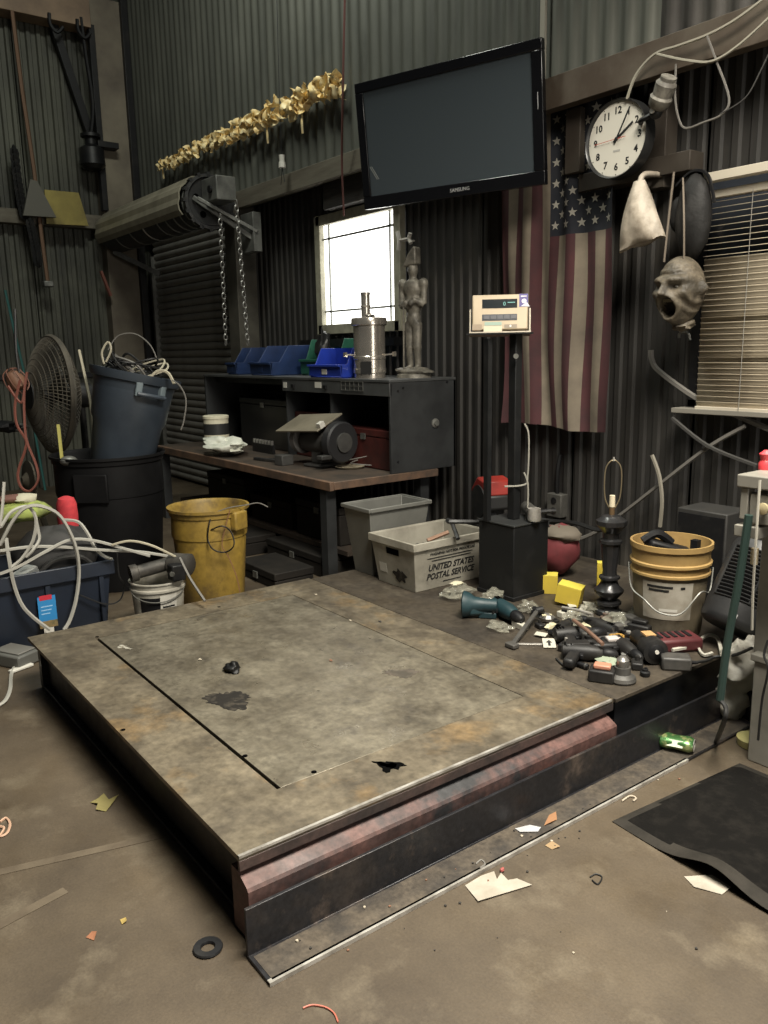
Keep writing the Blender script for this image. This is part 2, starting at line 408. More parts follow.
rear = thing('rear_deck_plate', 'grimy steel deck plate behind the floor scale, carrying bins, bucket and tools', 'steel deck', (-2.55, 2.9, 0))
seamx = [-3.545, -1.60]
build(MB().box(-3.545, -1.60, 2.163, 3.60, ZD-.016, ZD-.002), 'deck_plate', DECK3, rear, world=True, bevel=.0015)
build(MB().box(-3.5, -1.625, 2.19, 3.57, .0, ZD-.0165), 'skirt', SKIRT, rear, world=True)
# angle iron on the floor in front of both
prof = [(-1.548, 0), (-1.435, 0), (-1.435, .009), (-1.538, .010), (-1.538, .132), (-1.548, .132)]
ang = thing('angle_iron', 'long black steel angle bolted to the floor along the platform front', 'angle iron', (-1.49, 1.7, 0))
mb = MB(); n = len(prof); ya, yb = .728, 2.78
mb.add([(x_, ya, z+.0005) for x_, z in prof]+[(x_, yb, z+.0005) for x_, z in prof], [tuple(range(n)), tuple(range(2*n-1, n-1, -1))]+[(i, (i+1) % n, n+(i+1) % n, n+i) for i in range(n)])
build(mb, 'angle_bar', mat('angle_iron_paint', (.022, .022, .025), .4, .45, (.06, .05, .045), 5, .48, .7, bump=.06, c3=(.11, .085, .07), s3=9, lo3=.56, hi3=.70, rvar=.12, fine=.3), ang, world=True, bevel=.0015)
build(MB().box(-1.446, -1.433, ya, 2.35, .0005, .0112), 'bare_edge_glint', EDGE, ang, world=True)  # bare flange edge; the pale strip paints a shine it would not reflect
build(MB().box(-1.53, -1.44, ya+.01, 2.75, .0105, .0112), 'dirt_layer', mat('flange_dirt', (.075, .06, .043), .8, 0, (.035, .029, .023), 9, .4, .6, fine=.4, fs=60), ang, world=True)
# ------------------------------------------------------------------ roll-up door
GALV = mat('galvanised', (.22, .22, .20), .45, .5, (.12, .12, .11), 8, .4, .65)
DARKST = mat('dark_steel', (.035, .035, .035), .5, .4, (.07, .065, .06), 8, .5, .7)
DOORM = mat('door_slat_paint', (.26, .25, .225), .5, .1, (.17, .16, .145), 3, .35, .65)
CHAINM = mat('chain_steel', (.30, .29, .27), .35, .7)
BLK = mat('black_plastic', (.008, .008, .009), .5, 0, (.02, .019, .018), 12, .5, .7, spec=.3)
WHT = mat('white_paint', (.62, .60, .54), .5)
DX0, DX1 = -9.0, -6.98
door = struct(build(MB().box(DX0-.05, DX1+.05, YW-.02, YW+.02, 0, 2.66), 'door_1', DARKST, world=True))
sl_me = None; z = .02
while z < 2.6:
    mb = MB(); P = [(0, 0), (-.008, .006), (-.022, .022), (-.024, .045), (-.012, .066), (0, .072)]
    n = len(P); mb.add([(DX0, y_, zz) for y_, zz in P]+[(DX1, y_, zz) for y_, zz in P], [(i, i+1, n+i+1, n+i) for i in range(n-1)]+[(0, n, 2*n-1, n-1)])
    if sl_me is None:
        o = build(mb, 'slat', DOORM, door, smooth=True, ang=60); sl_me = o.data
    else:
        o = bpy.data.objects.new('slat', sl_me); COL.objects.link(o); o.parent = door
    o.matrix_parent_inverse = Matrix(); o.location = Vector((0, YW-.09, z))-door.location
    z += .0745
for xx in (DX0-.03, DX1+.0):
    build(MB().box(xx, xx+.05, YW-.15, YW-.05, 0, 2.45), 'guide_rail', GALV, door, world=True)
HC = (3.22, 2.66)
hood = thing('door_barrel', 'rolled-up steel door coil with tan hood, mounted above the shutter', 'door coil', (-7.8, HC[0], 2.4))
M_ = T(0, HC[0], HC[1]) @ Ry(PI/2)
build(MB().lathe([(.185, -8.98), (.185, -6.76)], 32, M_), 'coil', DARKST, hood, world=True)
for xx in (-8.6, -8.2, -7.85, -7.5, -7.3, -7.12, -6.98, -6.86):
    m_ = EDGE if xx == -7.85 else GALV
    build(MB().lathe([(.186, xx), (.190, xx+.004), (.190, xx+.02), (.186, xx+.024)], 32, M_), 'coil_strap', m_, hood, world=True)
# hood cover: stepped arc over the top
TAN = mat('hood_tan', (.32, .29, .215), .5, .1, (.21, .19, .14), 4, .35, .65)
mb = MB(); arc = [R(a) for a in range(28, 216, 12)]; rr = [.225+(.012 if (i % 3) else 0) for i in range(len(arc))]
ou = [(HC[0]-math.cos(a-PI*.0)*r*-1*-1, HC[1]+math.sin(a)*r) for a, r in zip(arc, rr)]
ou = [(HC[0]+math.cos(a)*r, HC[1]+math.sin(a)*r) for a, r in zip(arc, rr)]
inn = [(HC[0]+math.cos(a)*(r-.012), HC[1]+math.sin(a)*(r-.012)) for a, r in zip(arc, rr)]
lp = ou+inn[::-1]; n = len(lp)
mb.add([(-9.0, a, b) for a, b in lp]+[(-6.83, a, b) for a, b in lp], [tuple(range(n)), tuple(range(2*n-1, n-1, -1))]+[(i, (i+1) % n, n+(i+1) % n, n+i) for i in range(n)])
build(mb, 'hood', TAN, hood, world=True, smooth=False)
# chain wheel on the right end
mb = MB().lathe([(.05, -6.76), (.215, -6.755), (.225, -6.74), (.225, -6.70), (.20, -6.695), (.19, -6.71), (.06, -6.71), (.05, -6.68), (.0001, -6.68)], 36, M_)
for k in range(16):
    a = 2*PI*k/16; c = Vector((-6.72, HC[0]+.225*math.cos(a), HC[1]+.225*math.sin(a))); mb.cb((0, 0, 0), (.05, .03, .03), T(c) @ Rx(a))
wheel = build(mb, 'chain_wheel', DARKST, hood, world=True)
for k in range(5):
    a = 2*PI*k/5+.4; c = (HC[0]+.125*math.cos(a), HC[1]+.125*math.sin(a))
    build(MB().lathe([(.028, -6.708), (.028, -6.703)], 12, T(0, *c) @ Ry(PI/2)), 'wheel_hole', VOID, wheel, world=True)
build(MB().box(-6.68, -6.40, HC[0]-.08, HC[0]+.10, HC[1]-.03, HC[1]+.16), 'bracket_box', GALV, hood, world=True, bevel=.008)
build(MB().cyl((-6.50, HC[0]-.081, HC[1]+.06), (-6.50, HC[0]-.10, HC[1]+.06), .03, .03, 12), 'knockout', BLK, hood, world=True)
mb = MB().bar((-6.70, HC[0]-.15, HC[1]+.02), (-6.45, YW-.22, HC[1]-.32), .05, .04).bar((-6.60, HC[0]-.16, HC[1]+.0), (-6.40, YW-.22, HC[1]-.26), .03, .03)
mb.box(-6.62, -6.40, YW-.26, YW-.18, HC[1]-.42, HC[1]-.1)
build(mb, 'support_arm', GALV, hood, world=True, bevel=.004)
build(MB().bar((-8.98, HC[0]-.05, HC[1]-.18), (-8.7, YW-.17, HC[1]-.42), .05, .05), 'support_arm', GALV, hood, world=True)
def chain(a, b, name, label, cat, link=.034, r=.0035, m=CHAINM, sag=0):
    a = Vector(a); b = Vector(b); n = int((b-a).length/(link*.78)); mb = MB(); d = (b-a).normalized(); u, v = frame_from(d)
    for k in range(n):
        c = a+(b-a)*((k+.5)/n)+Vector((0, -sag*math.sin(PI*k/n), 0)); s_ = u if k % 2 else v
        P = [c+d*(link*.5*math.cos(t))+s_*(link*.3*math.sin(t)) for t in [2*PI*j/8 for j in range(8)]]
        mb.tube(P, r, 4, 1, True)
    return build(mb, name, m, hood, world=True)
cT, cB = AY(220, 214, HC[0]-.22), AY(226, 345, HC[0]-.22)
chain(cT, cB, 'pull_chain', 'steel pull chain hanging from the door wheel, nearer the shutter', 'chain', .05, .005)
cT, cB = AY(236, 200, HC[0]-.16), AY(248, 345, HC[0]-.16)
chain(cT, cB, 'pull_chain', 'steel pull chain hanging beside the grey post, right of its twin', 'chain', .05, .005)

# ------------------------------------------------------------------ window 1, blown-out daylight
PANE = mat('window_daylight_glass', (.9, .92, .9), .3, emit=(1, .98, .93), estr=3.2)
FRM = mat('window_frame_paint', (.42, .40, .30), .55, 0, (.25, .235, .18), 10, .4, .7)
win1 = struct(build(MB().box(W1['x0']-.03, W1['x1']+.03, YW+.0, YW+.04, W1['z0']-.03, W1['z1']+.03), 'window_1', BLACKM, world=True))
build(MB().box(W1['x0'], W1['x1'], YW-.03, YW-.022, W1['z0'], W1['z1']), 'pane', PANE, win1, world=True)
a, b, c, d = W1['x0'], W1['x1'], W1['z0'], W1['z1']; f_ = .055
for (x0, x1, z0, z1) in ((a-.02, a+f_, c-.02, d+.02), (b-f_, b+.02, c-.02, d+.02), (a, b, c-.02, c+f_), (a, b, d-f_, d+.02)):
    build(MB().box(x0, x1, YW-.075, YW-.02, z0, z1), 'window_frame', FRM, win1, world=True, bevel=.004)
GRL = mat('window_grille', (.36, .37, .34), .5)
for (x0, x1, z0, z1) in ((a+.13, a+.145, c, d), (b-.145, b-.13, c, d), (a, b, c+.15, c+.165), (a, b, d-.165, d-.15)):
    build(MB().box(x0, x1, YW-.042, YW-.03, z0, z1), 'glazing_bar', GRL, win1, world=True)
build(MB().box(a-.15, b+.05, YW-.16, YW-.03, c-.12, c-.06), 'window_sill', BLACKM, win1, world=True)
pA = AY(316, 199, 3.5); pB = AY(366, 214, 3.5)
tag(build(MB().box(pA.x, pB.x+.2, 3.56, 3.66, W1['z1']+.03, W1['z1']+.24), 'soot_blackened_board', mat('sooty_board', (.028, .025, .022), .7, 0, (.06, .052, .042), 9, .5, .7, bump=.3, stretch=(.3, 1, 3)), world=True, bevel=.006), 'blackened wooden board fixed above the bright window', 'board')
p = AY(403, 240, 3.56); mb = MB()
mb.tube([p+Vector((-.06, 0, .06)), p+Vector((-.04, 0, .0)), p+Vector((-.05, 0, -.06))], .016, 6).tube([p+Vector((-.045, 0, 0)), p+Vector((.07, 0, .0))], .012, 6).tube([p+Vector((.08, 0, .035)), p+Vector((.065, 0, 0)), p+Vector((.085, 0, -.03))], .014, 6)
mb.tube([p+Vector((.0, 0, 0)), p+Vector((.0, .1, 0))], .006, 5)
tag(build(mb, 'wall_bracket', mat('bracket_cream', (.5, .47, .42), .5), world=True), 'small pale double-ended bracket at the right edge of the bright window', 'bracket')

# ------------------------------------------------------------------ window 2 with blinds
win2 = struct(build(MB().box(W2['x0']-.02, W2['x1']+.02, YW+.0, YW+.04, W2['z0']-.03, W2['z1']+.03), 'window_2', mat('window_dark_opening', (.02, .022, .026), .3), world=True))
build(MB().box(W2['x0'], W2['x1'], YW-.02, YW-.014, W2['z0'], W2['z1']), 'pane', mat('window_dim_glass', (.03, .034, .042), .12, 0), win2, world=True)
for (x0, x1, z0, z1) in ((W2['x0'], W2['x0']+.04, W2['z0'], W2['z1']), (-1.92, -1.88, W2['z0'], W2['z1']), (W2['x0'], W2['x1'], W2['z0']-.02, W2['z0']+.03)):
    build(MB().box(x0, x1, YW-.05, YW-.01, z0, z1), 'window_frame', BLACKM, win2, world=True)
build(MB().box(W2['x0']-.02, W2['x1'], YW-.16, YW-.04, W2['z0']-.03, W2['z0']-.005), 'window_sill', mat('sill_aluminium', (.30, .28, .24), .45, .3), win2, world=True, bevel=.003)
YB = 3.58
bl = thing('venetian_blind', 'cream slatted venetian blind hanging over the right-hand window', 'blind', (-1.85, YB, W2['z0']))
SLAT = mat('blind_slat_cream', (.55, .47, .35), .45, 0, (.36, .30, .22), 5, .4, .75)
BX0, BX1 = AY(702, 300, 3.58).x, -1.38
sm = {}
k = 0; z = 2.035
while z > 1.115:
    tilt = R(8) if k < 10 else (R(-76) if k not in (20, 27) else R(-60))
    key = round(tilt, 2)
    if key not in sm:
        mb = MB(); n = 5; P = [((t/(n-1)-.5)*.0295, .0022*math.sin(PI*t/(n-1))) for t in range(n)]
        mb.add([(BX0, y_*1.0, z_) for y_, z_ in P]+[(BX1, y_, z_) for y_, z_ in P], [(i, i+1, n+i+1, n+i) for i in range(n-1)], Rx(tilt))
        o = build(mb, 'slat', SLAT, bl, solid=.0006); sm[key] = o.data
    else:
        o = bpy.data.objects.new('slat', sm[key]); COL.objects.link(o); o.parent = bl
        q = o.modifiers.new('t', 'SOLIDIFY'); q.thickness = .0006; q.offset = 0
    o.location = Vector((0, YB, z))-bl.location
    z -= .0262; k += 1
build(MB().box(BX0-.01, BX1, YB-.02, YB+.02, 2.05, 2.085), 'head_rail', mat('blind_rail', (.52, .47, .38), .5), bl, world=True, bevel=.003)
build(MB().box(BX0, BX1, YB-.014, YB+.014, 1.09, 1.108), 'bottom_rail', mat('blind_rail', (.5, .46, .38), .5), bl, world=True, bevel=.003)
for xx in (BX0+.23, BX1-.2):
    build(MB().tube([(xx, YB-.022, 2.06), (xx, YB-.022, 1.1)], .0018, 4, 1), 'ladder_cord', mat('cord_grey', (.2, .19, .17), .7), bl, world=True)
tag(build(MB().box(BX0-.03, BX1, YB-.07, YB-.02, 2.115, 2.155), 'valance_board', mat('blind_rail', (.5, .46, .38), .5), world=True, bevel=.003), 'pale wooden valance strip fixed just above the blind', 'valance')

# ------------------------------------------------------------------ television
az, ti = .306, .11; TW, TH = 1.2, .7015
n_ = Vector((-math.sin(az), math.cos(az), 0)); rx = Vector((math.cos(az), math.sin(az), 0)); up = Vector((0, 0, 1))*math.cos(ti)-n_*math.sin(ti)
tc = AD(445.4, 131.8, 4.582)
tv = thing('television', 'large black flat-screen television on a wall arm above the workbench', 'television', tc)
TM = basis(rx, up, rx.cross(up), (0, 0, 0))
GLOSS = mat('tv_bezel_gloss', (.006, .006, .007), .18)
SCR = mat('tv_screen', (.055, .067, .075), .22, 0, spec=.6)
b_ = .055
for nm, x0, x1, y0, y1 in (('bezel', -TW/2, TW/2, TH/2-b_, TH/2), ('bezel', -TW/2, TW/2, -TH/2, -TH/2+b_*1.3), ('bezel', -TW/2, -TW/2+b_, -TH/2+b_*1.3, TH/2-b_), ('bezel', TW/2-b_*1.1, TW/2, -TH/2+b_*1.3, TH/2-b_)):
    build(MB().box(x0, x1, y0, y1, -.03, .012), nm, GLOSS, tv, M=TM, bevel=.004)
build(MB().box(-TW/2+b_-.01, TW/2-b_+.01, -TH/2+b_, TH/2-b_+.01, -.02, .002), 'screen', SCR, tv, M=TM)
build(MB().box(-TW/2+.03, TW/2-.03, -TH/2+.03, TH/2-.03, -.07, -.03).box(-.35, .35, -.25, .2, -.095, -.07), 'back_shell', BLK, tv, M=TM, bevel=.01)
text('SAMSUNG', .028, 'maker_name', mat('tv_lettering', (.45, .45, .45), .4), tv, TM @ T(.08, -TH/2+.036, .0126), .0003)
build(MB().box(TW/2-.03, TW/2-.026, .02, .1, .012, .0128), 'side_marking', mat('tv_lettering', (.45, .45, .45), .4), tv, M=TM)
for k in range(2):
    build(MB().box(-.003, .003, -.045, .045, 0, .0006), 'sticker_edge', mat('tv_sticker', (.2, .21, .2), .4), tv, M=TM @ T(-TW/2+b_+.03+k*.012, -TH/2+.2, .0025) @ Rz(R(32)))
mt = (tc-n_*0)+n_*.07
mb = MB().bar(tc+n_*.09, Vector((tc.x-.08, 3.48, tc.z)), .05, .06).box(tc.x-.2, tc.x+.04, 3.46, 3.525, tc.z-.2, tc.z+.25)
build(mb, 'wall_arm', BLACKM, tv, world=True)

# ------------------------------------------------------------------ clock
cc_ = AY(617, 139, 3.455); cr = (AY(616, 100, 3.455)-AY(617, 179, 3.455)).z/2
ck = thing('wall_clock', 'round white wall clock with black numerals and black rim', 'clock', (cc_.x, 3.455, cc_.z))
CM = basis((1, 0, 0), (0, 0, 1), (0, -1, 0), (0, 0, 0))
build(MB().lathe([(cr*.93, -.002), (cr*.95, .012), (cr*.985, .018), (cr, .010), (cr, -.05), (cr*.9, -.055), (cr*.9, -.002)], 48, CM, cap0=False, cap1=False), 'rim', mat('clock_rim', (.02, .02, .02), .35), ck)
FACE = mat('clock_face', (.66, .63, .55), .45, emit=None)
build(MB().lathe([(cr*.94, -.05), (cr*.94, .0)], 48, CM), 'face', FACE, ck)
INK = mat('print_black', (.012, .012, .012), .6)
for h in range(1, 13):
    a = R(90-30*h)
    text(str(h), cr*.25, 'numeral', INK, ck, CM @ T(cr*.71*math.cos(a), cr*.71*math.sin(a), .0008), .0003, bold=.0012)
for h in range(12):
    a = R(30*h); build(MB().cyl(CM @ Vector((cr*.9*math.cos(a), cr*.9*math.sin(a), 0)), CM @ Vector((cr*.9*math.cos(a), cr*.9*math.sin(a), .001)), .0028, .0028, 8), 'hour_dot', INK, ck)
def hand(deg, L, w_, z, nm, m, back=.12):
    a = R(90-deg); build(MB().box(-cr*back, L, -w_/2, w_/2, z, z+.0012), nm, m, ck, M=CM @ Rz(a))
hand(57, cr*.60, .011, .003, 'hour_hand', INK); hand(29, cr*.82, .008, .005, 'minute_hand', INK)
hand(268, cr*.72, .0025, .007, 'second_hand', mat('clock_red', (.45, .08, .05), .5), .3)
build(MB().cyl((0, -.001, 0), (0, -.010, 0), .008, .008, 12), 'hub', INK, ck)
build(MB().box(-.02, .02, -cr*.32, -cr*.27, .0005, .001), 'maker_mark', mat('print_grey', (.4, .39, .36), .6), ck, M=CM)

# ------------------------------------------------------------------ flag hung upright
fx0, fx1 = AY(503, 330, 3.62).x, AY(613, 330, 3.62).x
fz0, fz1 = .945, 2.66
flag = thing('flag', 'faded stars and stripes flag hung upright on the back wall', 'flag', ((fx0+fx1)/2, 3.60, fz0))
RED = mat('flag_red', (.075, .023, .026), .85, 0, (.045, .018, .02), 5, .35, .65)
CRM = mat('flag_cream', (.21, .175, .13), .85, 0, (.13, .108, .083), 5, .35, .7)
NAVY = mat('flag_navy', (.010, .012, .019), .85, 0, (.017, .018, .025), 6, .35, .7)
def fl(u, v, off=0.):
    """u across, v from the bottom up"""
    g_ = (1-v)
    x_ = fx0+(fx1-fx0)*u + .018*math.sin(7*v+5*u)*g_ - .02*(v-.5)
    y_ = 3.60 + .022*math.sin(2*PI*(u*2.6+.15*math.sin(4*v)))*(.35+.65*g_) + .010*math.sin(2*PI*(u*5.3)+3*v) - off
    return Vector((x_, y_, fz0+(fz1-fz0)*v + .012*math.sin(6*u)*g_))
cv = .615
for s_ in range(13):
    v1 = cv if s_ >= 6 else 1.
    build(MB().grid(lambda a, b, s_=s_, v1=v1: fl((s_+a)/13, b*v1), 5, 34), 'stripe', RED if s_ % 2 == 0 else CRM, flag, world=True, ang=80)
build(MB().grid(lambda a, b: fl((6+7*a)/13, cv+b*(1-cv), .0), 26, 20), 'canton', NAVY, flag, world=True, ang=80)
STAR = mat('flag_star', (.33, .31, .265), .85)
for row in range(9):                      # rows run along the fly (vertical here)
    for k in range(6 if row % 2 == 0 else 5):
        u = (6+7*((row+.75)/9.5))/13; v = cv+(1-cv)*((k+(.5 if row % 2 == 0 else 1.))/6.0)
        mb = MB(); P = []
        for j in range(10):
            rr_ = .026 if j % 2 == 0 else .0105; a = PI/2+PI*j/5
            P.append(fl(u+rr_*math.cos(a)/(fx1-fx0), v+rr_*math.sin(a)/(fz1-fz0), .0035))
        c0 = fl(u, v, .0035); mb.add([c0]+P, [(0, 1+j, 1+(j+1) % 10) for j in range(10)])
        build(mb, 'star', STAR, flag, world=True, ang=80)

# ------------------------------------------------------------------ things hung on and along the back wall
# dried-leaf garland
a, b = AY(163, 166, 3.49), AY(341, 82, 3.49)
gl = thing('leaf_garland', 'golden dried-leaf garland strung across the upper corrugated wall', 'garland', (a+b)/2)
GOLD = mat('garland_gold', (.82, .56, .20), .55, 0, (.98, .84, .50), 14, .35, .6)
build(MB().tube([a, (a+b)/2+Vector((0, -.01, -.02)), b], .006, 5), 'twine', mat('twine_brown', (.10, .06, .03), .8), gl, world=True)
rnd = random.Random(4)
lm = []
for q in range(6):
    def lf(u, v, q=q):
        L = .095; s_ = (u-.5)*2; w_ = .034*(1-s_*s_)**.6
        return Vector((s_*L*.5, (v-.5)*2*w_, .02*math.sin(3*s_+q)+.018*math.cos((v-.5)*5+q)))
    lm.append(MB().grid(lf, 6, 4))
lmesh = []
for i in range(170):
    t = i/169; c = a.lerp(b, t)+Vector((rnd.uniform(-.02, .02), rnd.uniform(-.05, 0), rnd.uniform(-.075, .05)*(0.55+.6*t)))
    q = i % 6
    if len(lmesh) <= q:
        o = build(lm[q], 'leaf', GOLD, gl, solid=.002, ang=80); lmesh.append(o.data)
    else:
        o = bpy.data.objects.new('leaf', lmesh[q]); COL.objects.link(o); o.parent = gl
    o.location = c-gl.location; o.rotation_euler = (rnd.uniform(-1.6, 1.6), rnd.uniform(-1.6, 1.6), rnd.uniform(0, 6)); o.scale = (.75+.45*t,)*3
for px, dz in (((163, 166), -.09), ((221, 140), -.0), ((267, 118), -.16), ((302, 112), -.12)):
    c = AY(*px, 3.48); build(MB().tube([c, c+Vector((.01, -.01, dz*.6)), c+Vector((0, 0, dz-.03))], .009, 5), 'hanging_stem', GOLD, gl, world=True)
# cords
def cord(name, pts, r, m, label, cat, group=None, n=5, k=6): return tag(build(MB().tube(pts, r, n, k), name, m, world=True), label, cat, group)
REDC = mat('cord_dull_red', (.12, .045, .038), .8)
cord('hanging_cord', [AY(345, -6, 3.38), AY(343, 90, 3.36), AY(342, 160, 3.42), AY(344, 216, 3.45)], .008, REDC, 'dull red cord hanging down past the garland end to the bright window', 'cord')
p = AY(282, 162, 3.40)
ls = thing('lamp_socket', 'small white lamp socket hanging on a thin wire below the garland', 'lamp socket', p)
build(MB().cyl(p+Vector((0, 0, -.04)), p+Vector((0, 0, .0)), .028, .026, 12).cyl(p, p+Vector((0, 0, .05)), .020, .024, 12), 'socket', WHT, ls, world=True)
build(MB().tube([p+Vector((0, 0, .05)), p+Vector((0, .0, .5)), p+Vector((0, .02, 1.6))], .003, 4), 'wire', BLK, ls, world=True)
build(MB().tube([p+Vector((-.03, 0, -.16)), p+Vector((0, 0, -.04)), p+Vector((.03, .0, -.15))], .003, 4, 1), 'lead', BLK, ls, world=True)
WIRE = mat('wire_white', (.34, .32, .26), .5); WIRED = mat('wire_dark', (.05, .048, .045), .6); WIREG = mat('wire_grey', (.16, .15, .135), .6)
P_ = lambda L, y: [AY(a, b, y) for a, b in L]
cord('wall_wire', P_([(627, 99), (636, 75), (655, 54), (680, 45), (709, 34), (738, 18), (775, -10)], 3.44), .007, WIRE, 'white wire running from the clock up along the rusty girt', 'wire')
cord('wall_wire', P_([(657, 54), (685, 60), (712, 61), (740, 44), (775, 12)], 3.42), .006, WIRE, 'white wire sagging across the girt at the top right corner', 'wire')
cord('wall_wire', P_([(707, 36), (716, 60), (729, 98), (722, 114), (704, 122), (685, 128), (678, 116), (675, 95), (676, 64)], 3.43), .005, WIREG, 'grey wire looping below the girt beside the lamp', 'wire')
cord('wall_wire', P_([(720, 114), (745, 98), (760, 72), (775, 40)], 3.41), .003, WIRED, 'thin dark wire curving up to the right top corner', 'wire')
cord('conduit_pipe', P_([(651, 350), (652, 360), (660, 372), (698, 399), (735, 415), (775, 432)], 3.62), .014, WIREG, 'grey bent conduit running down below the screaming mask to the blind sill', 'conduit')
cord('wall_cable', P_([(548, 548), (590, 535), (620, 515), (660, 484), (707, 448), (745, 426)], 3.60), .011, WIREG, 'grey cable climbing diagonally behind the bucket to the right', 'cable')
cord('wall_cable', P_([(672, 418), (708, 446), (757, 466)], 3.575), .010, WIRED, 'dark cable crossing the diagonal grey cable below the blind', 'cable')
cord('wall_cable', P_([(652, 455), (659, 475), (662, 500), (660, 527)], 3.56), .010, mat('wire_tan', (.24, .22, .18), .6), 'tan cable end standing up behind the bucket', 'cable')
# flood lamp beside the clock
p = AY(663, 93, 3.40)
fl_ = thing('flood_lamp', 'small dusty spotlight on a black swivel at the upper right of the clock', 'lamp', p)
d = Vector((.55, -.25, .75)).normalized(); q = p+d*.07
build(MB().lathe([(.03, -.07), (.046, -.055), (.052, -.02), (.044, -.01), (.048, .04), (.036, .055), (.036, .07)], 18, T(p) @ d.to_track_quat('Z', 'Y').to_matrix().to_4x4()), 'lamp_head', mat('lamp_dusty', (.24, .225, .19), .6, 0, (.11, .10, .085), 22, .4, .6), fl_, world=True)
build(MB().ell(p-d*.085, (.03, .03, .03)).tube([p-d*.09, p-d*.1+Vector((-.08, 0, -.01)), p-d*.09+Vector((-.12, .15, 0))], .012, 6), 'swivel', BLK, fl_, world=True)
build(MB().cyl(p-d*.082+Vector((0, -.028, 0)), p-d*.082+Vector((0, -.034, 0)), .014, .012, 10), 'swivel_screw', EDGE, fl_, world=True)
# white plastic bag hung from the rail
top = AY(634, 182, 3.44); L_ = AY(619, 252, 3.44); Rr_ = AY(664, 236, 3.44)
mb = MB(); nz, nr = 14, 22; vs = []; fs = []
for i in range(nz+1):
    t = i/nz; lc = top.lerp(L_, t); rc = (top+Vector((.06, 0, 0))).lerp(Rr_, t**1.15); c = (lc+rc)/2; h = (rc-lc)/2
    for j in range(nr):
        a = 2*PI*j/nr; wv = 1+.10*math.sin(5*a+3*t)*t+.05*math.sin(9*a)
        vs.append(c+h*math.cos(a)*wv+Vector((0, -1, 0))*math.sin(a)*(.015+.055*math.sin(PI*min(1, t*.85)))*wv+Vector((0, 0, .006*math.sin(5*a)*t)))
for i in range(nz):
    for j in range(nr): fs.append((i*nr+j, i*nr+(j+1) % nr, (i+1)*nr+(j+1) % nr, (i+1)*nr+j))
fs.append(tuple(nz*nr+j for j in range(nr))); mb.add(vs, fs)
mb.tube([top+Vector((.03, .0, -.03)), top+Vector((.03, .03, .03)), top+Vector((.03, .16, .045))], .014, 6)
BAGM = mat('bag_white_grimy', (.48, .42, .34), .55, 0, (.24, .20, .155), 9, .42, .66, bump=.35, bscale=18)
tag(build(mb, 'plastic_bag', BAGM, world=True, ang=70), 'grubby white plastic bag hanging below the wall clock', 'bag')
# ------------------------------------------------------------------ workbench
BW = mat('bench_wood', (.075, .052, .036), .7, 0, (.035, .028, .022), 5, .35, .65, bump=.2)
BEDGE = mat('bench_edge_wood', (.17, .10, .062), .7, 0, (.08, .055, .04), 7, .4, .65)
GREYP = mat('grey_enamel', (.040, .042, .043), .5, .1, (.025, .026, .027), 4, .4, .65, spec=.35)
GREYL = mat('grey_enamel_light', (.085, .088, .088), .45, .2, (.05, .05, .05), 5, .4, .7)
BZ = .63; BX0_, BX1_, BY0, BY1 = -6.75, -4.03, 2.61, 3.46
wb = thing('workbench', 'long dark wooden workbench along the back wall, worn front edge', 'workbench', (-5.2, 3.1, 0))
build(MB().box(BX0_, BX1_, BY0+.03, BY1, BZ-.05, BZ), 'worktop', BW, wb, world=True, bevel=.003)
build(MB().box(BX0_, BX1_+.004, BY0, BY0+.03, BZ-.055, BZ+.001).box(BX1_-.02, BX1_+.006, BY0+.03, BY1, BZ-.05, BZ-.001), 'front_edge', BEDGE, wb, world=True, bevel=.004)
for (xx, yy) in ((BX1_-.10, BY0+.05), (BX0_+.05, BY0+.05), (BX1_-.10, BY1-.06), (BX0_+.05, BY1-.06)):
    build(MB().box(xx-.035, xx+.035, yy-.035, yy+.035, 0, BZ-.05), 'leg', GREYP, wb, world=True)
build(MB().box(BX0_+.1, BX1_-.05, BY0+.15, BY1-.1, .14, .17), 'lower_shelf', BW, wb, world=True)
# shelf unit on the bench
HZ = 1.20; HX0, HX1, HY0, HY1 = -6.72, -4.035, 3.08, 3.62
hu = thing('bench_cabinet', 'dark grey open-front metal cabinet standing on the workbench below the window', 'cabinet', (-5.3, 3.35, BZ))
ep = build(MB().box(HX1-.02, HX1, HY0, HY1, BZ, HZ), 'end_panel', GREYP, hu, world=True, bevel=.003)
c = AX(435, 423, HX1)
build(MB().lathe([(.03, 0), (.03, .008), (.018, .012), (.018, .02)], 16, T(c) @ Ry(PI/2)), 'round_latch', GALV, ep, world=True)
for q in ((398, 391), (447, 382), (398, 462), (403, 388)):
    c = AX(*q, HX1); build(MB().cyl(c, c+Vector((.003, 0, 0)), .008, .008, 8), 'screw_head', BLK, ep, world=True)
build(MB().box(HX0, HX0+.02, HY0, HY1, BZ, HZ), 'end_panel', GREYP, hu, world=True)
build(MB().box(HX0, HX1, HY1-.015, HY1, BZ, HZ), 'back_panel', BLACKM, hu, world=True)
build(MB().box(HX0, HX1+.004, HY0-.01, HY1, HZ, HZ+.018), 'top_board', GREYL, hu, world=True, bevel=.003)
fr = build(MB().box(-5.35, HX1, HY0-.006, HY0+.012, HZ-.085, HZ), 'front_rail', GREYL, hu, world=True, bevel=.002)
build(MB().box(HX0, -5.35, HY0+.10, HY0+.12, HZ-.05, HZ), 'front_rail', GREYP, hu, world=True)
for px, w_ in (((285, 385), .045), ((318, 385), .08)):
    c = AY(*px, HY0-.008); build(MB().cb(c, (w_, .003, .04)), 'paper_tag', WHT, fr, world=True)
for px in ((293, 386), (325, 387)):
    c = AY(*px, HY0-.012); build(MB().cb(c, (.035, .02, .025)), 'clip', BLK, fr, world=True)
c = AY(352, 386, HY0-.01)
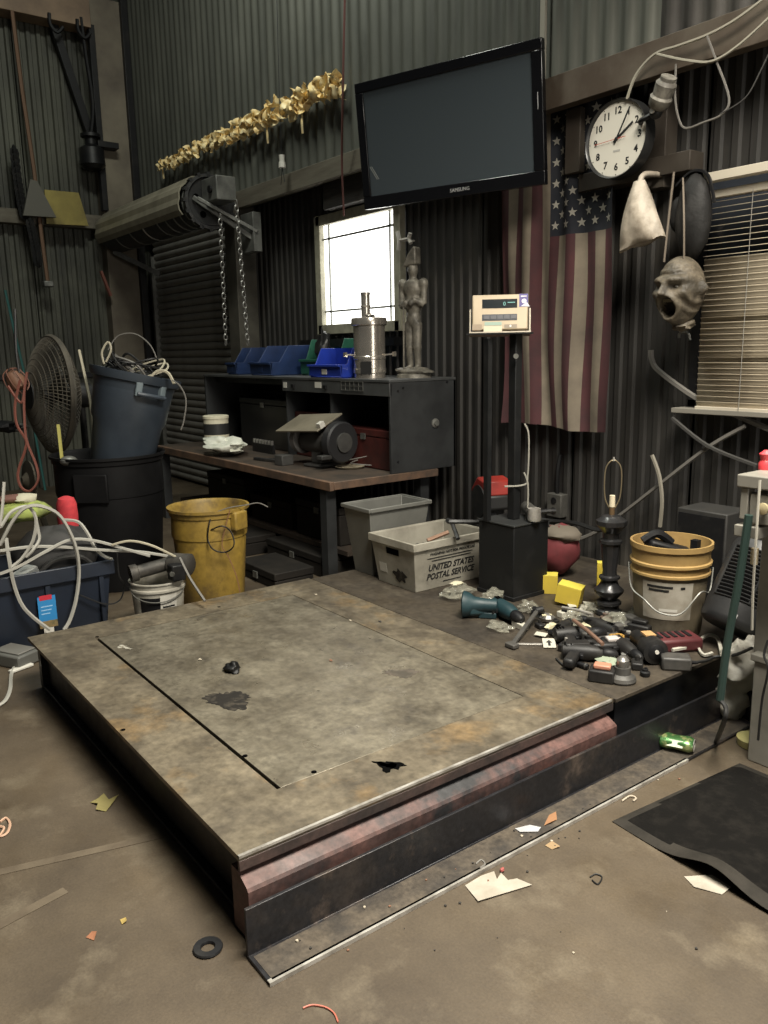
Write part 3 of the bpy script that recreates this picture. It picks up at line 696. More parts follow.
for k in range(6): build(MB().box(c.x-.13+k*.05, c.x-.126+k*.05, HY0-.012, HY0-.008, c.z-.03, c.z+.03), 'wire_grid_bar', GALV, fr, world=True)
for k in range(3): build(MB().box(c.x-.13, c.x+.125, HY0-.013, HY0-.009, c.z-.03+k*.028, c.z-.027+k*.028), 'wire_grid_bar', GALV, fr, world=True)
for xx in (-5.35, -4.75): build(MB().box(xx, xx+.015, HY0+.02, HY1, BZ, HZ), 'divider', GREYP, hu, world=True)
# red boxes inside
DRED = mat('tool_box_dark_red', (.10, .022, .018), .5, .2, (.05, .016, .014), 6, .4, .65)
def crate(name, x0, x1, y0, y1, z0, z1, m, label, cat):
    t = thing(name, label, cat, ((x0+x1)/2, (y0+y1)/2, z0))
    build(MB().box(x0, x1, y0, y1, z0, z1-.05), 'body', m, t, world=True, bevel=.006)
    build(MB().box(x0-.004, x1+.004, y0-.004, y1+.004, z1-.047, z1), 'lid', m, t, world=True, bevel=.006)
    build(MB().box((x0+x1)/2-.025, (x0+x1)/2+.025, y0-.012, y0-.004, z1-.07, z1-.03), 'latch', GALV, t, world=True)
    return t
a = AY(345, 455, 3.15); b = AY(386, 416, 3.15)
crate('tool_box', -4.70, -4.12, 3.14, 3.45, BZ+.002, BZ+.26, DRED, 'dark red tool box inside the cabinet beside the grey end panel', 'tool box')
crate('tool_box', -5.32, -4.82, 3.16, 3.5, BZ+.002, BZ+.33, DRED, 'dark red tool box in the middle bay of the bench cabinet', 'tool box')
crate('storage_case', -6.3, -5.5, 3.2, 3.55, BZ+.002, BZ+.40, mat('case_black', (.015, .015, .016), .4, 0), 'black storage case in the far left bay of the bench cabinet', 'case')
# hopper bins on the top
ZT = HZ+.018
def hopper(px, y, w_, d_, h_, m, label, rz=0):
    c = AY(*px, y); t = thing('storage_bin', label, 'bin', (c.x, y, ZT), rz, 'plastic hopper bins on the cabinet top')
    th = .006; P = [(0, 0), (d_, 0), (d_, h_), (d_*.42, h_), (d_*.18, h_*.45), (-.02, h_*.45)]
    Ml = basis((0, 1, 0), (0, 0, 1), (1, 0, 0), (0, 0, 0))
    for sx in (-w_/2, w_/2-th): build(MB().prism(P, sx, sx+th, Ml), 'side', m, t, bevel=.002)
    build(MB().box(-w_/2, w_/2, 0, d_, 0, th), 'bottom', m, t)
    build(MB().box(-w_/2, w_/2, d_-th, d_, 0, h_), 'back', m, t)
    build(MB().box(-w_/2, w_/2, -.012, 0, .012, h_*.45).box(-w_/2, w_/2, -.03, -.012, h_*.38, h_*.45), 'front_lip', m, t, bevel=.002)
    build(MB().box(-w_/2-.008, w_/2+.008, d_*.42, d_, h_-.018, h_), 'rim', m, t) if False else None
    build(MB().box(-.03, .03, -.016, -.012, h_*.12, h_*.3), 'label_holder', WHT if 'bright' in label else m, t)
    return t
BL1 = mat('bin_dark_blue', (.018, .040, .12), .4, 0, (.012, .026, .075), 6, .35, .65); BL2 = mat('bin_bright_blue', (.022, .055, .42), .35, 0, (.016, .035, .25), 5, .35, .65)
GRN = mat('bin_green', (.022, .12, .075), .4, 0, (.015, .07, .045), 5)
hopper((233, 374), 3.16, .17, .34, .22, BL1, 'dark blue hopper bin at the far left end of the cabinet top')
hopper((262, 374), 3.15, .34, .36, .23, BL1, 'wide dark blue hopper bin second from the left on the cabinet top')
hopper((318, 372), 3.36, .46, .22, .27, GRN, 'green hopper bin behind the bright blue one on the cabinet top')
hopper((326, 375), 3.10, .40, .22, .20, BL2, 'bright blue hopper bin beside the steel canister on the cabinet top')
c = AY(303, 358, 3.18); mb = MB()
wad(mb, (c.x-.12, 3.44, ZT+.17), (.06, .06, .16), 21, 16, .3)
tag(build(mb, 'black_bag', mat('rubber_black', (.012, .012, .012), .35), world=True), 'crumpled shiny black bag poking up behind the green bin', 'bag')
# steel smoker canister with chimney
c = AY(370, 374, 3.24); c.z = ZT
st = thing('steel_canister', 'polished stainless steel canister with chimney pipe on the cabinet top', 'canister', c)
INOX = mat('polished_steel', (.72, .66, .58), .2, .82, (.55, .5, .44), 3, .4, .6)
r_ = .112; h_ = .39
build(MB().lathe([(r_*.93, 0), (r_*.93, .03), (r_*.98, .035), (r_*.98, .06), (r_*.94, .065), (r_*.94, .12), (r_*.98, .125), (r_*.98, .14), (r_*.94, .145), (r_*.94, h_-.05)], 36), 'body', INOX, st)
build(MB().lathe([(r_*1.0, h_-.05), (r_*1.06, h_-.045), (r_*1.06, h_-.01), (r_*1.02, h_), (r_*.3, h_+.015)], 36), 'lid', INOX, st)
cp = build(MB().lathe([(.030, h_), (.030, h_+.15), (.033, h_+.152), (.033, h_+.165), (.026, h_+.165), (.026, h_+.1)], 20, T(-.02, -.01, 0)), 'chimney', INOX, st)
build(MB().lathe([(.0315, h_+.07), (.034, h_+.075), (.0315, h_+.08)], 20, T(-.02, -.01, 0)), 'chimney_band', INOX, cp)
for s_ in (-1, 1):
    d_ = Vector((.75*s_, .66*s_, 0)); build(MB().tube([d_*r_*.9+Vector((0, 0, .15)), d_*(r_+.05)+Vector((0, 0, .155))], .006, 6).cb(d_*(r_+.055)+Vector((0, 0, .155)), (.02, .02, .03)), 'side_handle', INOX, st)
build(MB().box(-.035, .035, -.004, .004, .03, .11, T(r_*.62, -r_*.72, 0) @ Rz(R(41))), 'vent_door', mat('dark_vent', (.02, .02, .02), .4), st)
build(MB().cyl((.04, -.02, h_+.012), (.04, -.02, h_+.02), .035, .03, 14).cyl((.04, -.02, h_+.02), (.04, -.02, h_+.03), .01, .01, 10), 'lid_knob', INOX, st)
mb = MB().lathe([(.13, 0), (.14, .012), (.135, .014), (.12, .006)], 24, T(c.x+.02, c.y-.10, ZT) @ Matrix.Diagonal((1, .5, 1, 1)))
# knight statue
c = AY(414, 371, 3.42); c.z = ZT
kn = thing('knight_statue', 'weathered pale statuette of an armoured figure standing beside the bright window', 'statue', c, R(20)); kn.scale = (.98, .95, 1.13)
STONE = mat('statue_pewter', (.24, .22, .18), .5, .2, (.085, .078, .065), 18, .35, .65, bump=.3, bscale=50)
mb = MB(); S = .80/1.0
mb.ell((0, 0, .335), (.050, .045, .06)); mb.ell((0, 0, .42), (.062, .052, .075)); mb.ell((0, 0, .50), (.070, .055, .060))
mb.cyl((0, 0, .53), (0, 0, .58), .026, .024, 10); mb.ell((0, 0, .605), (.036, .042, .045))
for s_ in (-1, 1):
    mb.cyl((.028*s_, 0, .31), (.030*s_, -.006, .17), .036, .027, 12); mb.cyl((.030*s_, -.006, .18), (.030*s_, .006, .05), .027, .02, 12)
    mb.ell((.030*s_, -.004, .175), (.03, .032, .026)); mb.ell((.032*s_, -.022, .045), (.024, .05, .02))
    mb.ell((.078*s_, 0, .525), (.034, .034, .034)); mb.cyl((.082*s_, 0, .52), (.086*s_, -.012, .41), .025, .022, 10); mb.cyl((.086*s_, -.012, .41), (.03*s_, -.065, .40 if s_ < 0 else .44), .021, .016, 10)
    mb.ell((.02*s_, -.068, .42), (.02, .018, .02))
build(mb, 'figure', STONE, kn, remesh=.007)
build(MB().prism([(-.062, -.004), (.040, .006), (.040, .10), (.022, .105), (-.02, .065)], -.04, .04, basis((1, 0, 0), (0, 0, 1), (0, -1, 0), (0, 0, .625))), 'helmet', STONE, kn, bevel=.018)
build(MB().tube([(-.03, -.075, .46), (-.035, -.075, .03)], .006, 6, 1).box(-.048, -.015, -.082, -.068, .40, .412), 'sword', STONE, kn)
mb = MB(); wad(mb, (0, 0, .034), (.135, .10, .026), 8, 18, .2); kb = build(mb, 'rock_base', STONE, kn, ang=60)
mb = MB().lathe([(.12, .0), (.115, .02), (.1, .025)], 14); build(mb, 'plinth', STONE, kn)

# things on the bench top
c = AY(217, 440, 2.93); c.z = BZ
cn = thing('wipes_canister', 'cream cylindrical canister with a dark band on the workbench', 'canister', c); cn.scale = (1.5,)*3
CREAM = mat('cream_plastic', (.85, .79, .60), .5)
build(MB().lathe([(.066, 0), (.068, .004), (.068, .075)], 28), 'lower_wall', CREAM, cn)
build(MB().lathe([(.0685, .075), (.0685, .135)], 28), 'dark_band', mat('band_charcoal', (.035, .035, .035), .5), cn)
build(MB().lathe([(.068, .135), (.068, .16), (.071, .162), (.071, .175), (.064, .178), (.04, .176)], 28), 'lid', CREAM, cn)
c = AY(230, 455, 2.82); c.z = BZ; mb = MB(); wad(mb, c+Vector((.03, -.05, .075)), (.27, .14, .055), 12, 22, .32)
tag(build(mb, 'plastic_bag', mat('bag_white_green', (.85, .85, .74), .45, 0, (.58, .62, .50), 10, .5, .7, bump=.5, bscale=14), world=True, ang=75), 'white plastic bag lying crumpled on the workbench edge', 'bag')
# bench grinder
c = AZp(312, 470, BZ); c.x -= .12; c.y += .16
gr = thing('bench_grinder', 'old bench grinder with dusty tilted shield plate on the workbench', 'bench grinder', c, R(8)); gr.scale = (1.45,)*3
DGR = mat('grinder_dusty', (.085, .083, .078), .6, .3, (.045, .044, .042), 9)
build(MB().lathe([(.035, -.11), (.055, -.10), (.062, -.05), (.062, .06), (.055, .09), (.035, .1)], 22, T(0, 0, .12) @ Ry(PI/2)), 'motor', DGR, gr)
build(MB().box(-.06, .06, -.07, .07, 0, .015).box(-.035, .035, -.04, .04, .015, .08), 'pedestal', DGR, gr, bevel=.006)
build(MB().lathe([(.02, .10), (.088, .10), (.095, .108), (.095, .145), (.088, .153), (.02, .153)], 26, T(0, 0, .12) @ Ry(PI/2)), 'wheel_guard', mat('guard_dark', (.03, .03, .032), .5, .3), gr)
build(MB().lathe([(.045, .153), (.045, .163), (.01, .165)], 20, T(0, 0, .12) @ Ry(PI/2)), 'guard_cover', DGR, gr)
build(MB().lathe([(.02, -.155), (.07, -.155), (.07, -.125), (.02, -.12)], 24, T(0, 0, .12) @ Ry(PI/2)), 'stone_wheel', mat('grind_stone', (.17, .16, .15), .9), gr)
build(MB().box(-.22, .10, -.085, .085, -.004, .004, T(0, -.03, .205) @ Rx(R(24)) @ Ry(R(-4))), 'shield_plate', mat('shield_tan', (.26, .23, .17), .55, .2, (.17, .15, .11), 6), gr, bevel=.002)
build(MB().box(.075, .10, -.06, -.03, .005, .03, T(0, -.03, .205) @ Rx(R(24))), 'paper_scrap', WHT, gr)
build(MB().box(-.2, -.14, -.13, -.06, .0, .05), 'tool_rest', DGR, gr, bevel=.004); build(MB().box(.11, .15, -.13, -.07, .05, .07), 'tool_rest', DGR, gr, bevel=.004)
c = AZp(265, 462, BZ)
tag(build(MB().bar(c+Vector((-.15, .0, .012)), c+Vector((.12, .05, .012)), .03, .02).bar(c+Vector((-.02, .05, .012)), c+Vector((.12, .12, .012)), .02, .02), 'pliers', DARKST, world=True, bevel=.003), 'dark pair of pliers lying in front of the grinder', 'pliers')
c = AZp(350, 468, BZ)
tag(build(MB().lathe([(.01, .002), (.085, .002), (.1, .015), (.095, .015), (.08, .006), (.01, .006)], 24, T(c)), 'shallow_dish', mat('dish_tan', (.28, .24, .17), .6), world=True), 'shallow tan dish on the bench corner', 'dish')
cord('bench_cable', [c+Vector(v) for v in ((-.12, -.03, .03), (-.03, .0, .05), (.05, .06, .07), (.06, .14, .08), (-.03, .12, .05), (-.02, .02, .03), (.07, .02, .03), (.12, .1, .02))], .004, WIREG, 'thin grey cable looped on the bench corner by the grey end panel', 'cable')
c = AZp(240, 425, BZ+.08)
for k in range(4):
    q = AZp(228+k*8, 427-k*.5, BZ+.09); q.y += .1
tl = thing('socket_rail', 'small rail of chrome sockets behind the cream canister', 'socket rail', (-5.62, 3.04, BZ))
build(MB().box(-.16, .16, -.012, .012, 0, .07), 'rail', BLK, tl)
for k in range(7): build(MB().lathe([(.014, .07), (.014, .1), (.009, .102)], 12, T(-.14+k*.046, 0, 0)), 'socket', CHAINM, tl)

# dark boxes added under the bench to cover and darken the lit floor
UB = mat('under_bench_filler', (.012, .011, .010), .7, 0, (.022, .019, .016), 6, spec=.2); UB2 = mat('under_bench_brown', (.030, .020, .014), .8, 0, (.016, .012, .01), 6, spec=.2)
crate('storage_case', -4.75, -4.22, 2.80, 3.2, .172, .42, UB, 'black case on the bench shelf nearest the grey waste bin', 'case')
crate('storage_case', -5.45, -4.85, 2.82, 3.25, .172, .36, UB2, 'brown case in the middle of the bench lower shelf', 'case')
crate('storage_case', -6.2, -5.55, 2.82, 3.25, .172, .45, UB, 'black case at the far left of the bench lower shelf', 'case')
crate('storage_case', -4.9, -4.2, 2.64, 2.95, 0, .135, UB, 'flat black case on the floor below the bench shelf', 'case')
crate('storage_case', -5.75, -5.0, 2.42, 2.9, 0, .135, UB, 'wide flat black case on the floor left under the bench', 'case')
crate('storage_case', -4.62, -4.15, 2.28, 2.55, 0, .10, UB, 'low black case on the floor in front of the bench leg', 'case')
# ------------------------------------------------------------------ bins on the left
YEL = mat('yellow_plastic_dirty', (.36, .235, .04), .55, 0, (.20, .13, .03), 4, .35, .65, c3=(.09, .06, .025), s3=6, lo3=.52, hi3=.7, fine=.2, fs=25)
def can(name, c, r, h, m, label, cat, n=36, taper=.82, lip=.014):
    t = thing(name, label, cat, c)
    rb = r*taper
    build(MB().lathe([(rb*.98, 0), (rb, .01), (rb+(r-rb)*.70, h*.70), (rb+(r-rb)*.70+.006, h*.705), (rb+(r-rb)*.74+.006, h*.73), (r*.965, h-.05), (r, h-.045), (r+lip*.2, h-.02), (r+lip, h-.015), (r+lip, h), (r, h), (r-.012, h-.02), (rb*.97, .02), (.001, .02)], n, cap1=False), 'shell', m, t)
    return t
P = AZp(208, 505, .56); P.z = 0
yc = can('yellow_bin', (P.x-.0, P.y, 0), .215, .56, YEL, 'dirty yellow plastic waste can beside the workbench', 'waste can')
hd = build(MB().box(-.05, .05, -.02, .025, .44, .545, Rz(R(112)) @ T(0, -.225, 0)), 'handle', YEL, yc, bevel=.01)
rw = [AD(x_, y_, depth(P)-.29-.02*(i % 2)) for i, (x_, y_) in enumerate([(212, 513), (209, 525), (208, 540), (214, 550), (226, 552), (234, 545), (231, 532), (222, 526), (211, 530)])]
cord('wire_coil', rw, .004, BLK, 'loop of black wire hooked over the yellow can', 'wire')
cord('wire_coil', [AD(x_, y_, depth(P)-.28) for x_, y_ in [(230, 510), (226, 525), (222, 545), (228, 556), (236, 575), (240, 592)]], .003, mat('wire_copper', (.2, .1, .05), .5), 'thin copper wire trailing down the yellow can', 'wire')
cord('wire_coil', [AD(x_, y_, depth(P)-.24) for x_, y_ in [(212, 514), (228, 508), (246, 505), (258, 503), (268, 507)]], .003, WIREG, 'grey wire end sticking out over the yellow can rim', 'wire')
# white bucket with a pump on it
P = AD(157, 578, 4.15); HB = P.z
wbk = thing('paint_bucket', 'grubby white bucket with a torn black and white label beside the yellow can', 'bucket', (P.x, P.y, 0))
WBK = mat('white_bucket', (.42, .40, .34), .5, 0, (.2, .18, .14), 6, .4, .7)
rb = .135
build(MB().lathe([(rb*.86, 0), (rb*.965, HB-.045), (rb*1.03, HB-.045), (rb*1.03, HB-.035), (rb*.98, HB-.03), (rb*1.0, HB-.008), (rb*1.05, HB-.006), (rb*1.05, HB), (rb*.96, HB), (rb*.83, .015), (.001, .015)], 32, cap1=False), 'shell', WBK, wbk)
def wrap(mb, r0, r1, z0, z1, a0, a1, n=10):
    return mb.grid(lambda u, v: Vector(((r0+(r1-r0)*v)*math.cos(a0+(a1-a0)*u), (r0+(r1-r0)*v)*math.sin(a0+(a1-a0)*u), z0+(z1-z0)*v)), n, 1)
av = math.atan2(-P.y, -P.x)
k_ = lambda z: rb*(.86+.105*z/(HB-.045))+.001
build(wrap(MB(), k_(.05), k_(HB-.07), .05, HB-.07, av-.75, av+.05), 'label_black', BLK, wbk)
lb = build(wrap(MB(), k_(.05), k_(HB-.06), .05, HB-.06, av+.06, av+.75), 'label_white', mat('label_paper', (.55, .53, .47), .7), wbk)
for k in range(5):
    zz = .075+k*.02; build(wrap(MB(), k_(zz)+.0008, k_(zz+.007)+.0008, zz, zz+(.009 if k == 4 else .005), av+.14, av+.14+[.5, .42, .55, .3, .5][k]), 'print_line', INK, lb)
build(MB().tube([Vector((rb*1.04*math.cos(av+a), rb*1.04*math.sin(av+a), HB-.03-.06*math.sin((a+1.5)/3*PI))) for a in [-1.5, -.9, -.3, .3, .9, 1.5]], .003, 5), 'bail_handle', GALV, wbk)
pp = thing('pump_fitting', 'dusty black pump motor with an open pipe mouth resting on the white bucket', 'pump', (P.x, P.y, HB))
pm = mat('pump_dusty', (.05, .046, .04), .6, .3, (.11, .10, .085), 12, .5, .7)
dv = Vector((-RT.x, -RT.y, 0)).normalized(); fv = Vector((-FW.x, -FW.y, 0)).normalized()
e0 = dv*.11+fv*.08+Vector((0, 0, .045)); e1 = -dv*.06-fv*.02+Vector((0, 0, .07))
Mq = T(e0) @ (e1-e0).to_track_quat('Z', 'Y').to_matrix().to_4x4(); LL = (e1-e0).length
build(MB().lathe([(.026, .05), (.026, 0), (.044, 0), (.044, .035), (.034, .04), (.034, LL)], 20, Mq, cap0=False), 'pipe', pm, pp)
build(MB().lathe([(.001, .05), (.026, .05)], 20, Mq), 'bore', VOID, pp)
build(MB().lathe([(.04, 0), (.055, .01), (.055, .12), (.04, .13)], 20, T(e1) @ (-dv*.9+fv*.2).to_track_quat('Z', 'Y').to_matrix().to_4x4()), 'motor', pm, pp)
build(MB().cb(-dv*.12+fv*.07+Vector((0, 0, .05)), (.07, .07, .08)), 'terminal_box', BLK, pp, bevel=.006)
q = -dv*.11+fv*.112+Vector((0, 0, .05)); build(MB().cyl(q, q+fv*.008, .014, .012, 10), 'screw_cap', GALV, pp)

# black can with the blue-grey can tilted in it
KC = Vector((-4.98, 1.62, 0))
BKC = mat('black_can_plastic', (.005, .005, .0055), .6, 0, (.009, .009, .0095), 5, spec=.2)
kc = can('black_bin', KC, .325, .815, BKC, 'big black rubbish can holding the tilted blue-grey can', 'rubbish can', 44, .84)
ad = math.atan2(-KC.y, -KC.x)
for a in (ad-.35,): build(MB().box(-.10, .10, -.012, .012, -.085, .085, T(.315*math.cos(a), .315*math.sin(a), .64) @ Rz(a+PI/2)), 'hand_grip', BKC, kc, bevel=.008)
BGC = mat('bluegrey_can', (.052, .066, .084), .42, 0, (.032, .042, .056), 4, .35, .65)
rc = AD(136, 373, 4.98); bc = AD(118, 486, 5.06)
ax_ = (rc-bc).normalized(); Lb = (rc-bc).length
MQ = ax_.to_track_quat('Z', 'Y').to_matrix().to_4x4(); MQ.translation = bc
bg = thing('bluegrey_bin', 'blue-grey plastic rubbish can tilted inside the black can, stuffed with cables', 'rubbish can', bc, rot=MQ.to_euler())
r_ = .262
build(MB().lathe([(.17, 0), (.175, .01), (.205, Lb*.55), (.222, Lb*.60), (.238, Lb-.06), (r_, Lb-.05), (r_+.012, Lb-.018), (r_+.014, Lb), (r_-.002, Lb), (r_-.015, Lb-.03), (.2, Lb*.55), (.17, .02), (.001, .02)], 40, cap1=False), 'shell', BGC, bg)
fl2 = (MQ.to_3x3().inverted() @ (CAM-rc)); a = math.atan2(fl2.y, fl2.x)+.42
for da in (-.30, .30):
    build(MB().box(-.02, .02, -.012, .018, -.075, .04, T(.25*math.cos(a+da), .25*math.sin(a+da), Lb-.055) @ Rz(a+da+PI/2)), 'handle_lug', mat('lug_pale', (.16, .20, .22), .45), bg, bevel=.006)
build(MB().tube([Vector((.275*math.cos(a+d_), .275*math.sin(a+d_), Lb-.115)) for d_ in (-.32, -.1, .1, .32)], .013, 8), 'carry_handle', BGC, bg)
rnd = random.Random(31)
CBK = mat('cable_black', (.014, .014, .014), .5); CTN = mat('cable_cream', (.45, .41, .31), .55)
mb = MB(); wad(mb, MQ @ Vector((0, 0, Lb-.06)), (.17, .17, .06), 5, 18, .3)
ch = thing('cable_heap', 'tangled heap of dark cables filling the top of the blue-grey can', 'cable heap', MQ @ Vector((0, 0, Lb-.1)))
build(mb, 'matted_core', CBK, ch, world=True)
for i in range(13):
    P4 = []
    a0 = rnd.uniform(0, 6.28)
    for k in range(5):
        a0 += rnd.uniform(.5, 1.3); rr_ = rnd.uniform(.08, .225); hz = [-.03, .05, rnd.uniform(.03, .13), .05, -.03][k]
        P4.append(MQ @ Vector((rr_*math.cos(a0), rr_*math.sin(a0), Lb+hz)))
    build(MB().tube(P4, .006 if i % 3 else .008, 5, 6), 'cable', [CBK, CBK, CBK, WIREG, CBK, CTN][i % 6], ch, world=True)
cord('tangled_cable', [AD(x_, y_, 4.79) for x_, y_ in [(150, 378), (158, 371), (168, 373), (174, 384)]], .009, CTN, 'cream cable looping over the right rim of the blue-grey can', 'cable')
cord('tangled_cable', [AD(x_, y_, 4.86) for x_, y_ in [(104, 364), (102, 352), (108, 342), (111, 350), (106, 362)]], .006, CTN, 'pale cable loop standing up at the left rim of the blue-grey can', 'cable')
cord('tangled_cable', [AD(x_, y_, 4.98) for x_, y_ in [(108, 350), (118, 336), (135, 334), (150, 345), (158, 362)]], .004, WIREG, 'thin grey cable arching above the blue-grey can', 'cable')
cord('tangled_cable', [AD(x_, y_, 4.76) for x_, y_ in [(172, 380), (180, 386), (186, 400), (184, 420), (181, 430)]], .004, WIREG, 'thin grey cable hanging down right of the blue-grey can', 'cable')
cord('leaning_stick', [AD(79, 350, 5.1), AD(90, 400, 5.06), AD(96, 450, 5.02)], .010, mat('stick_pale', (.42, .38, .28), .6), 'pale wooden stick leaning in the black can left of the blue-grey can', 'stick', k=1)
cord('leaning_stick', [AD(58, 425, 5.0), AD(63, 470, 4.9)], .011, mat('stick_yellow', (.40, .36, .10), .6), 'yellow handle sticking out of the black can behind the fan', 'stick', k=1)
c = AD(68, 455, 4.72); tag(build(MB().ell((c.x, c.y, .80), (.05, .05, .03)), 'metal_cap', GALV, world=True), 'shiny upturned steel cup on the left rim of the black can', 'cup')  # domed metal cap lying on the can rim

# pedestal fan
fc = AD(52, 395, 5.55)
fan = thing('pedestal_fan', 'large dusty black pedestal fan seen almost edge-on behind the cans', 'fan', (fc.x, fc.y, 0))
FN = Vector((.08, -.99, .05)).normalized()
FM = FN.to_track_quat('Z', 'Y').to_matrix().to_4x4(); FM.translation = (0, 0, fc.z)
CAGE = mat('fan_cage_dusty', (.115, .10, .075), .65, .1, (.07, .062, .05), 10)
FR = .385
def dome(r, s_): return s_*(.02+.135*(1-(r/FR)**2.2))
for s_, nm in ((1, 'front_grille'), (-1, 'rear_grille')):
    mb = MB()
    for k in range(84):
        a = 2*PI*k/84; mb.tube([Vector((r*math.cos(a+.25*(1-r/FR)), r*math.sin(a+.25*(1-r/FR)), dome(r, s_))) for r in (.09, .19, .29, .35, FR)], 0.0028, 4, 2, caps=False)
    for r in (.1, .15, .2, .24, .28, .31, .34, .365): mb.tube([Vector((r*math.cos(2*PI*j/32), r*math.sin(2*PI*j/32), dome(r, s_))) for j in range(32)], .003, 4, 1, True)
    build(mb, nm, CAGE, fan, M=FM)
build(MB().tube([Vector((FR*math.cos(2*PI*j/48), FR*math.sin(2*PI*j/48), 0)) for j in range(48)], .022, 6, 1, True), 'rim_band', CAGE, fan, M=FM)
build(MB().lathe([(.09, .145), (.095, .15), (.095, .158), (.001, .162)], 24), 'centre_badge', BLK, fan, M=FM)
build(MB().lathe([(.06, -.28), (.085, -.26), (.09, -.13), (.05, -.05), (.03, .06)], 20), 'motor', BLK, fan, M=FM)
for k in range(3):
    a0 = 2*PI*k/3
    build(MB().grid(lambda u, v, a0=a0: Vector(((.05+.30*u)*math.cos(a0+(v-.5)*(.9+.3*u)), (.05+.30*u)*math.sin(a0+(v-.5)*(.9+.3*u)), .05*(v-.5)*2)), 6, 6), 'blade', mat('blade_grey', (.12, .12, .11), .4, .4), fan, M=FM, solid=.003)
pb = Vector((0, 0, 0)) - Vector((FN.x, FN.y, 0))*.2
build(MB().cyl(pb+Vector((0, 0, .03)), pb+Vector((0, 0, fc.z-.05)), .025, .022, 14).cyl(pb+Vector((0, 0, .45)), pb+Vector((0, 0, .52)), .035, .035, 12), 'pole', BLK, fan)
build(MB().lathe([(.26, 0), (.27, .01), (.25, .03), (.05, .05), (.03, .1)], 28, T(pb)), 'base', BLK, fan)
# work lamp hanging behind the fan with its red cord
c = AD(16, 381, 5.2)
tl = thing('caged_lamp', 'orange-brown caged work lamp at the left edge beside the fan', 'work lamp', c)
dm = Vector((-.3, -.4, .9)).normalized().to_track_quat('Z', 'Y').to_matrix().to_4x4()
build(MB().lathe([(.02, -.06), (.05, -.05), (.06, 0), (.045, .05), (.01, .07)], 16, dm), 'lamp_body', mat('lamp_terracotta', (.20, .10, .06), .6), tl)
mb = MB()
for k in range(8):
    a = 2*PI*k/8; mb.tube([dm @ Vector((r*math.cos(a), r*math.sin(a), z)) for r, z in ((.03, -.08), (.065, -.05), (.072, .0), (.055, .06), (.01, .085))], .003, 4, 3)
build(mb, 'wire_cage', mat('cage_red_rust', (.22, .10, .07), .6), tl)
build(MB().tube([Vector((.02, .02, .05)), Vector((0, .02, .2)), Vector((-.05, .05, .45))], .008, 6), 'hook', DARKST, tl)
RC = mat('cord_rust_red', (.20, .065, .045), .65)
cord('hanging_cord', [AD(x_, y_, 4.95) for x_, y_ in [(8, 386), (16, 398), (22, 402), (25, 385), (27, 372), (24, 395), (25, 430), (28, 445), (36, 465), (38, 480), (30, 491), (21, 487), (18, 473), (25, 450), (26, 440), (17, 425), (15, 405), (20, 380)]], .008, RC, 'rust-red cord hanging in a long loop in front of the fan', 'cord')
tag(build(MB().lathe([(.02, 0), (.12, 0), (.125, .012), (.05, .02), (.02, .05)], 24, T(AD(30, 480, 5.15)) @ FM.to_3x3().to_4x4()).cyl(AD(30, 480, 5.15), AD(30, 480, 5.15)+Vector((-.02, .1, -.45)), .02, .02, 8), 'round_plate', mat('plate_dusty', (.085, .075, .055), .6, .2), world=True), 'dusty round metal plate standing low behind the blue tote', 'plate')
# side table far left with dark clutter
c = AX(12, 432, -6.3)
tb = thing('side_table', 'dark side table with a pale edge at the left border behind the fan', 'table', (-6.4, .9, 0))
build(MB().box(-6.85, -6.15, .3, 1.15, c.z-.03, c.z), 'table_top', BW, tb, world=True)
build(MB().box(-6.15, -6.14, .3, 1.15, c.z-.025, c.z), 'pale_edge', mat('edge_pale', (.30, .28, .22), .6), tb, world=True)
for xx, yy in ((-6.8, .35), (-6.2, .35), (-6.8, 1.1), (-6.2, 1.1)): build(MB().box(xx-.025, xx+.025, yy-.025, yy+.025, 0, c.z-.03), 'leg', BLACKM, tb, world=True)
for i, (px, rr_, m_, lab) in enumerate((((6, 417), .07, BLK, 'black gadget'), ((18, 424), .05, GALV, 'grey metal fitting'))):
    q = AX(*px, -6.3); mb = MB(); wad(mb, (q.x, q.y, c.z+rr_*.6), (rr_, rr_*1.3, rr_*.6), 40+i, 12, .3); tag(build(mb, 'table_clutter', m_, world=True), lab+' lying on the side table at the left border', 'gadget')
# ------------------------------------------------------------------ blue tote with cables at the left
XT = -4.03
q1, q0 = AX(112, 561, XT), AX(0, 576, XT)
TZ = (q1.z+q0.z)/2; ty1 = q1.y; ty0 = ty1-.78
BLT = mat('tote_navy', (.014, .020, .034), .45, 0, (.009, .013, .022), 5, .35, .65)
to = thing('storage_tote', 'dark navy plastic storage tote heaped with cables at the left edge', 'tote', (XT-.24, (ty0+ty1)/2, 0))
def taper_box(x0, x1, y0, y1, z0, z1, ins, th=.006):
    """open tapered tub: outer and inner shell"""
    mb = MB(); V = []
    for (i_, z) in ((ins, z0), (0, z1)):
        V += [(x0+i_, y0+i_, z), (x1-i_, y0+i_, z), (x1-i_, y1-i_, z), (x0+i_, y1-i_, z)]
    for (i_, z) in ((ins+th, z0+th), (th, z1)):
        V += [(x0+i_, y0+i_, z), (x1-i_, y0+i_, z), (x1-i_, y1-i_, z), (x0+i_, y1-i_, z)]
    F = [(3, 2, 1, 0), (8, 9, 10, 11)]
    for k in range(4):
        j = (k+1) % 4; F += [(k, j, 4+j, 4+k), (8+j, 8+k, 12+k, 12+j), (4+k, 4+j, 12+j, 12+k)]
    return mb.add(V, F)
build(taper_box(XT-.48, XT-.006, ty0+.006, ty1-.006, .0, TZ-.01, .035), 'tub', BLT, to, world=True, bevel=.006)
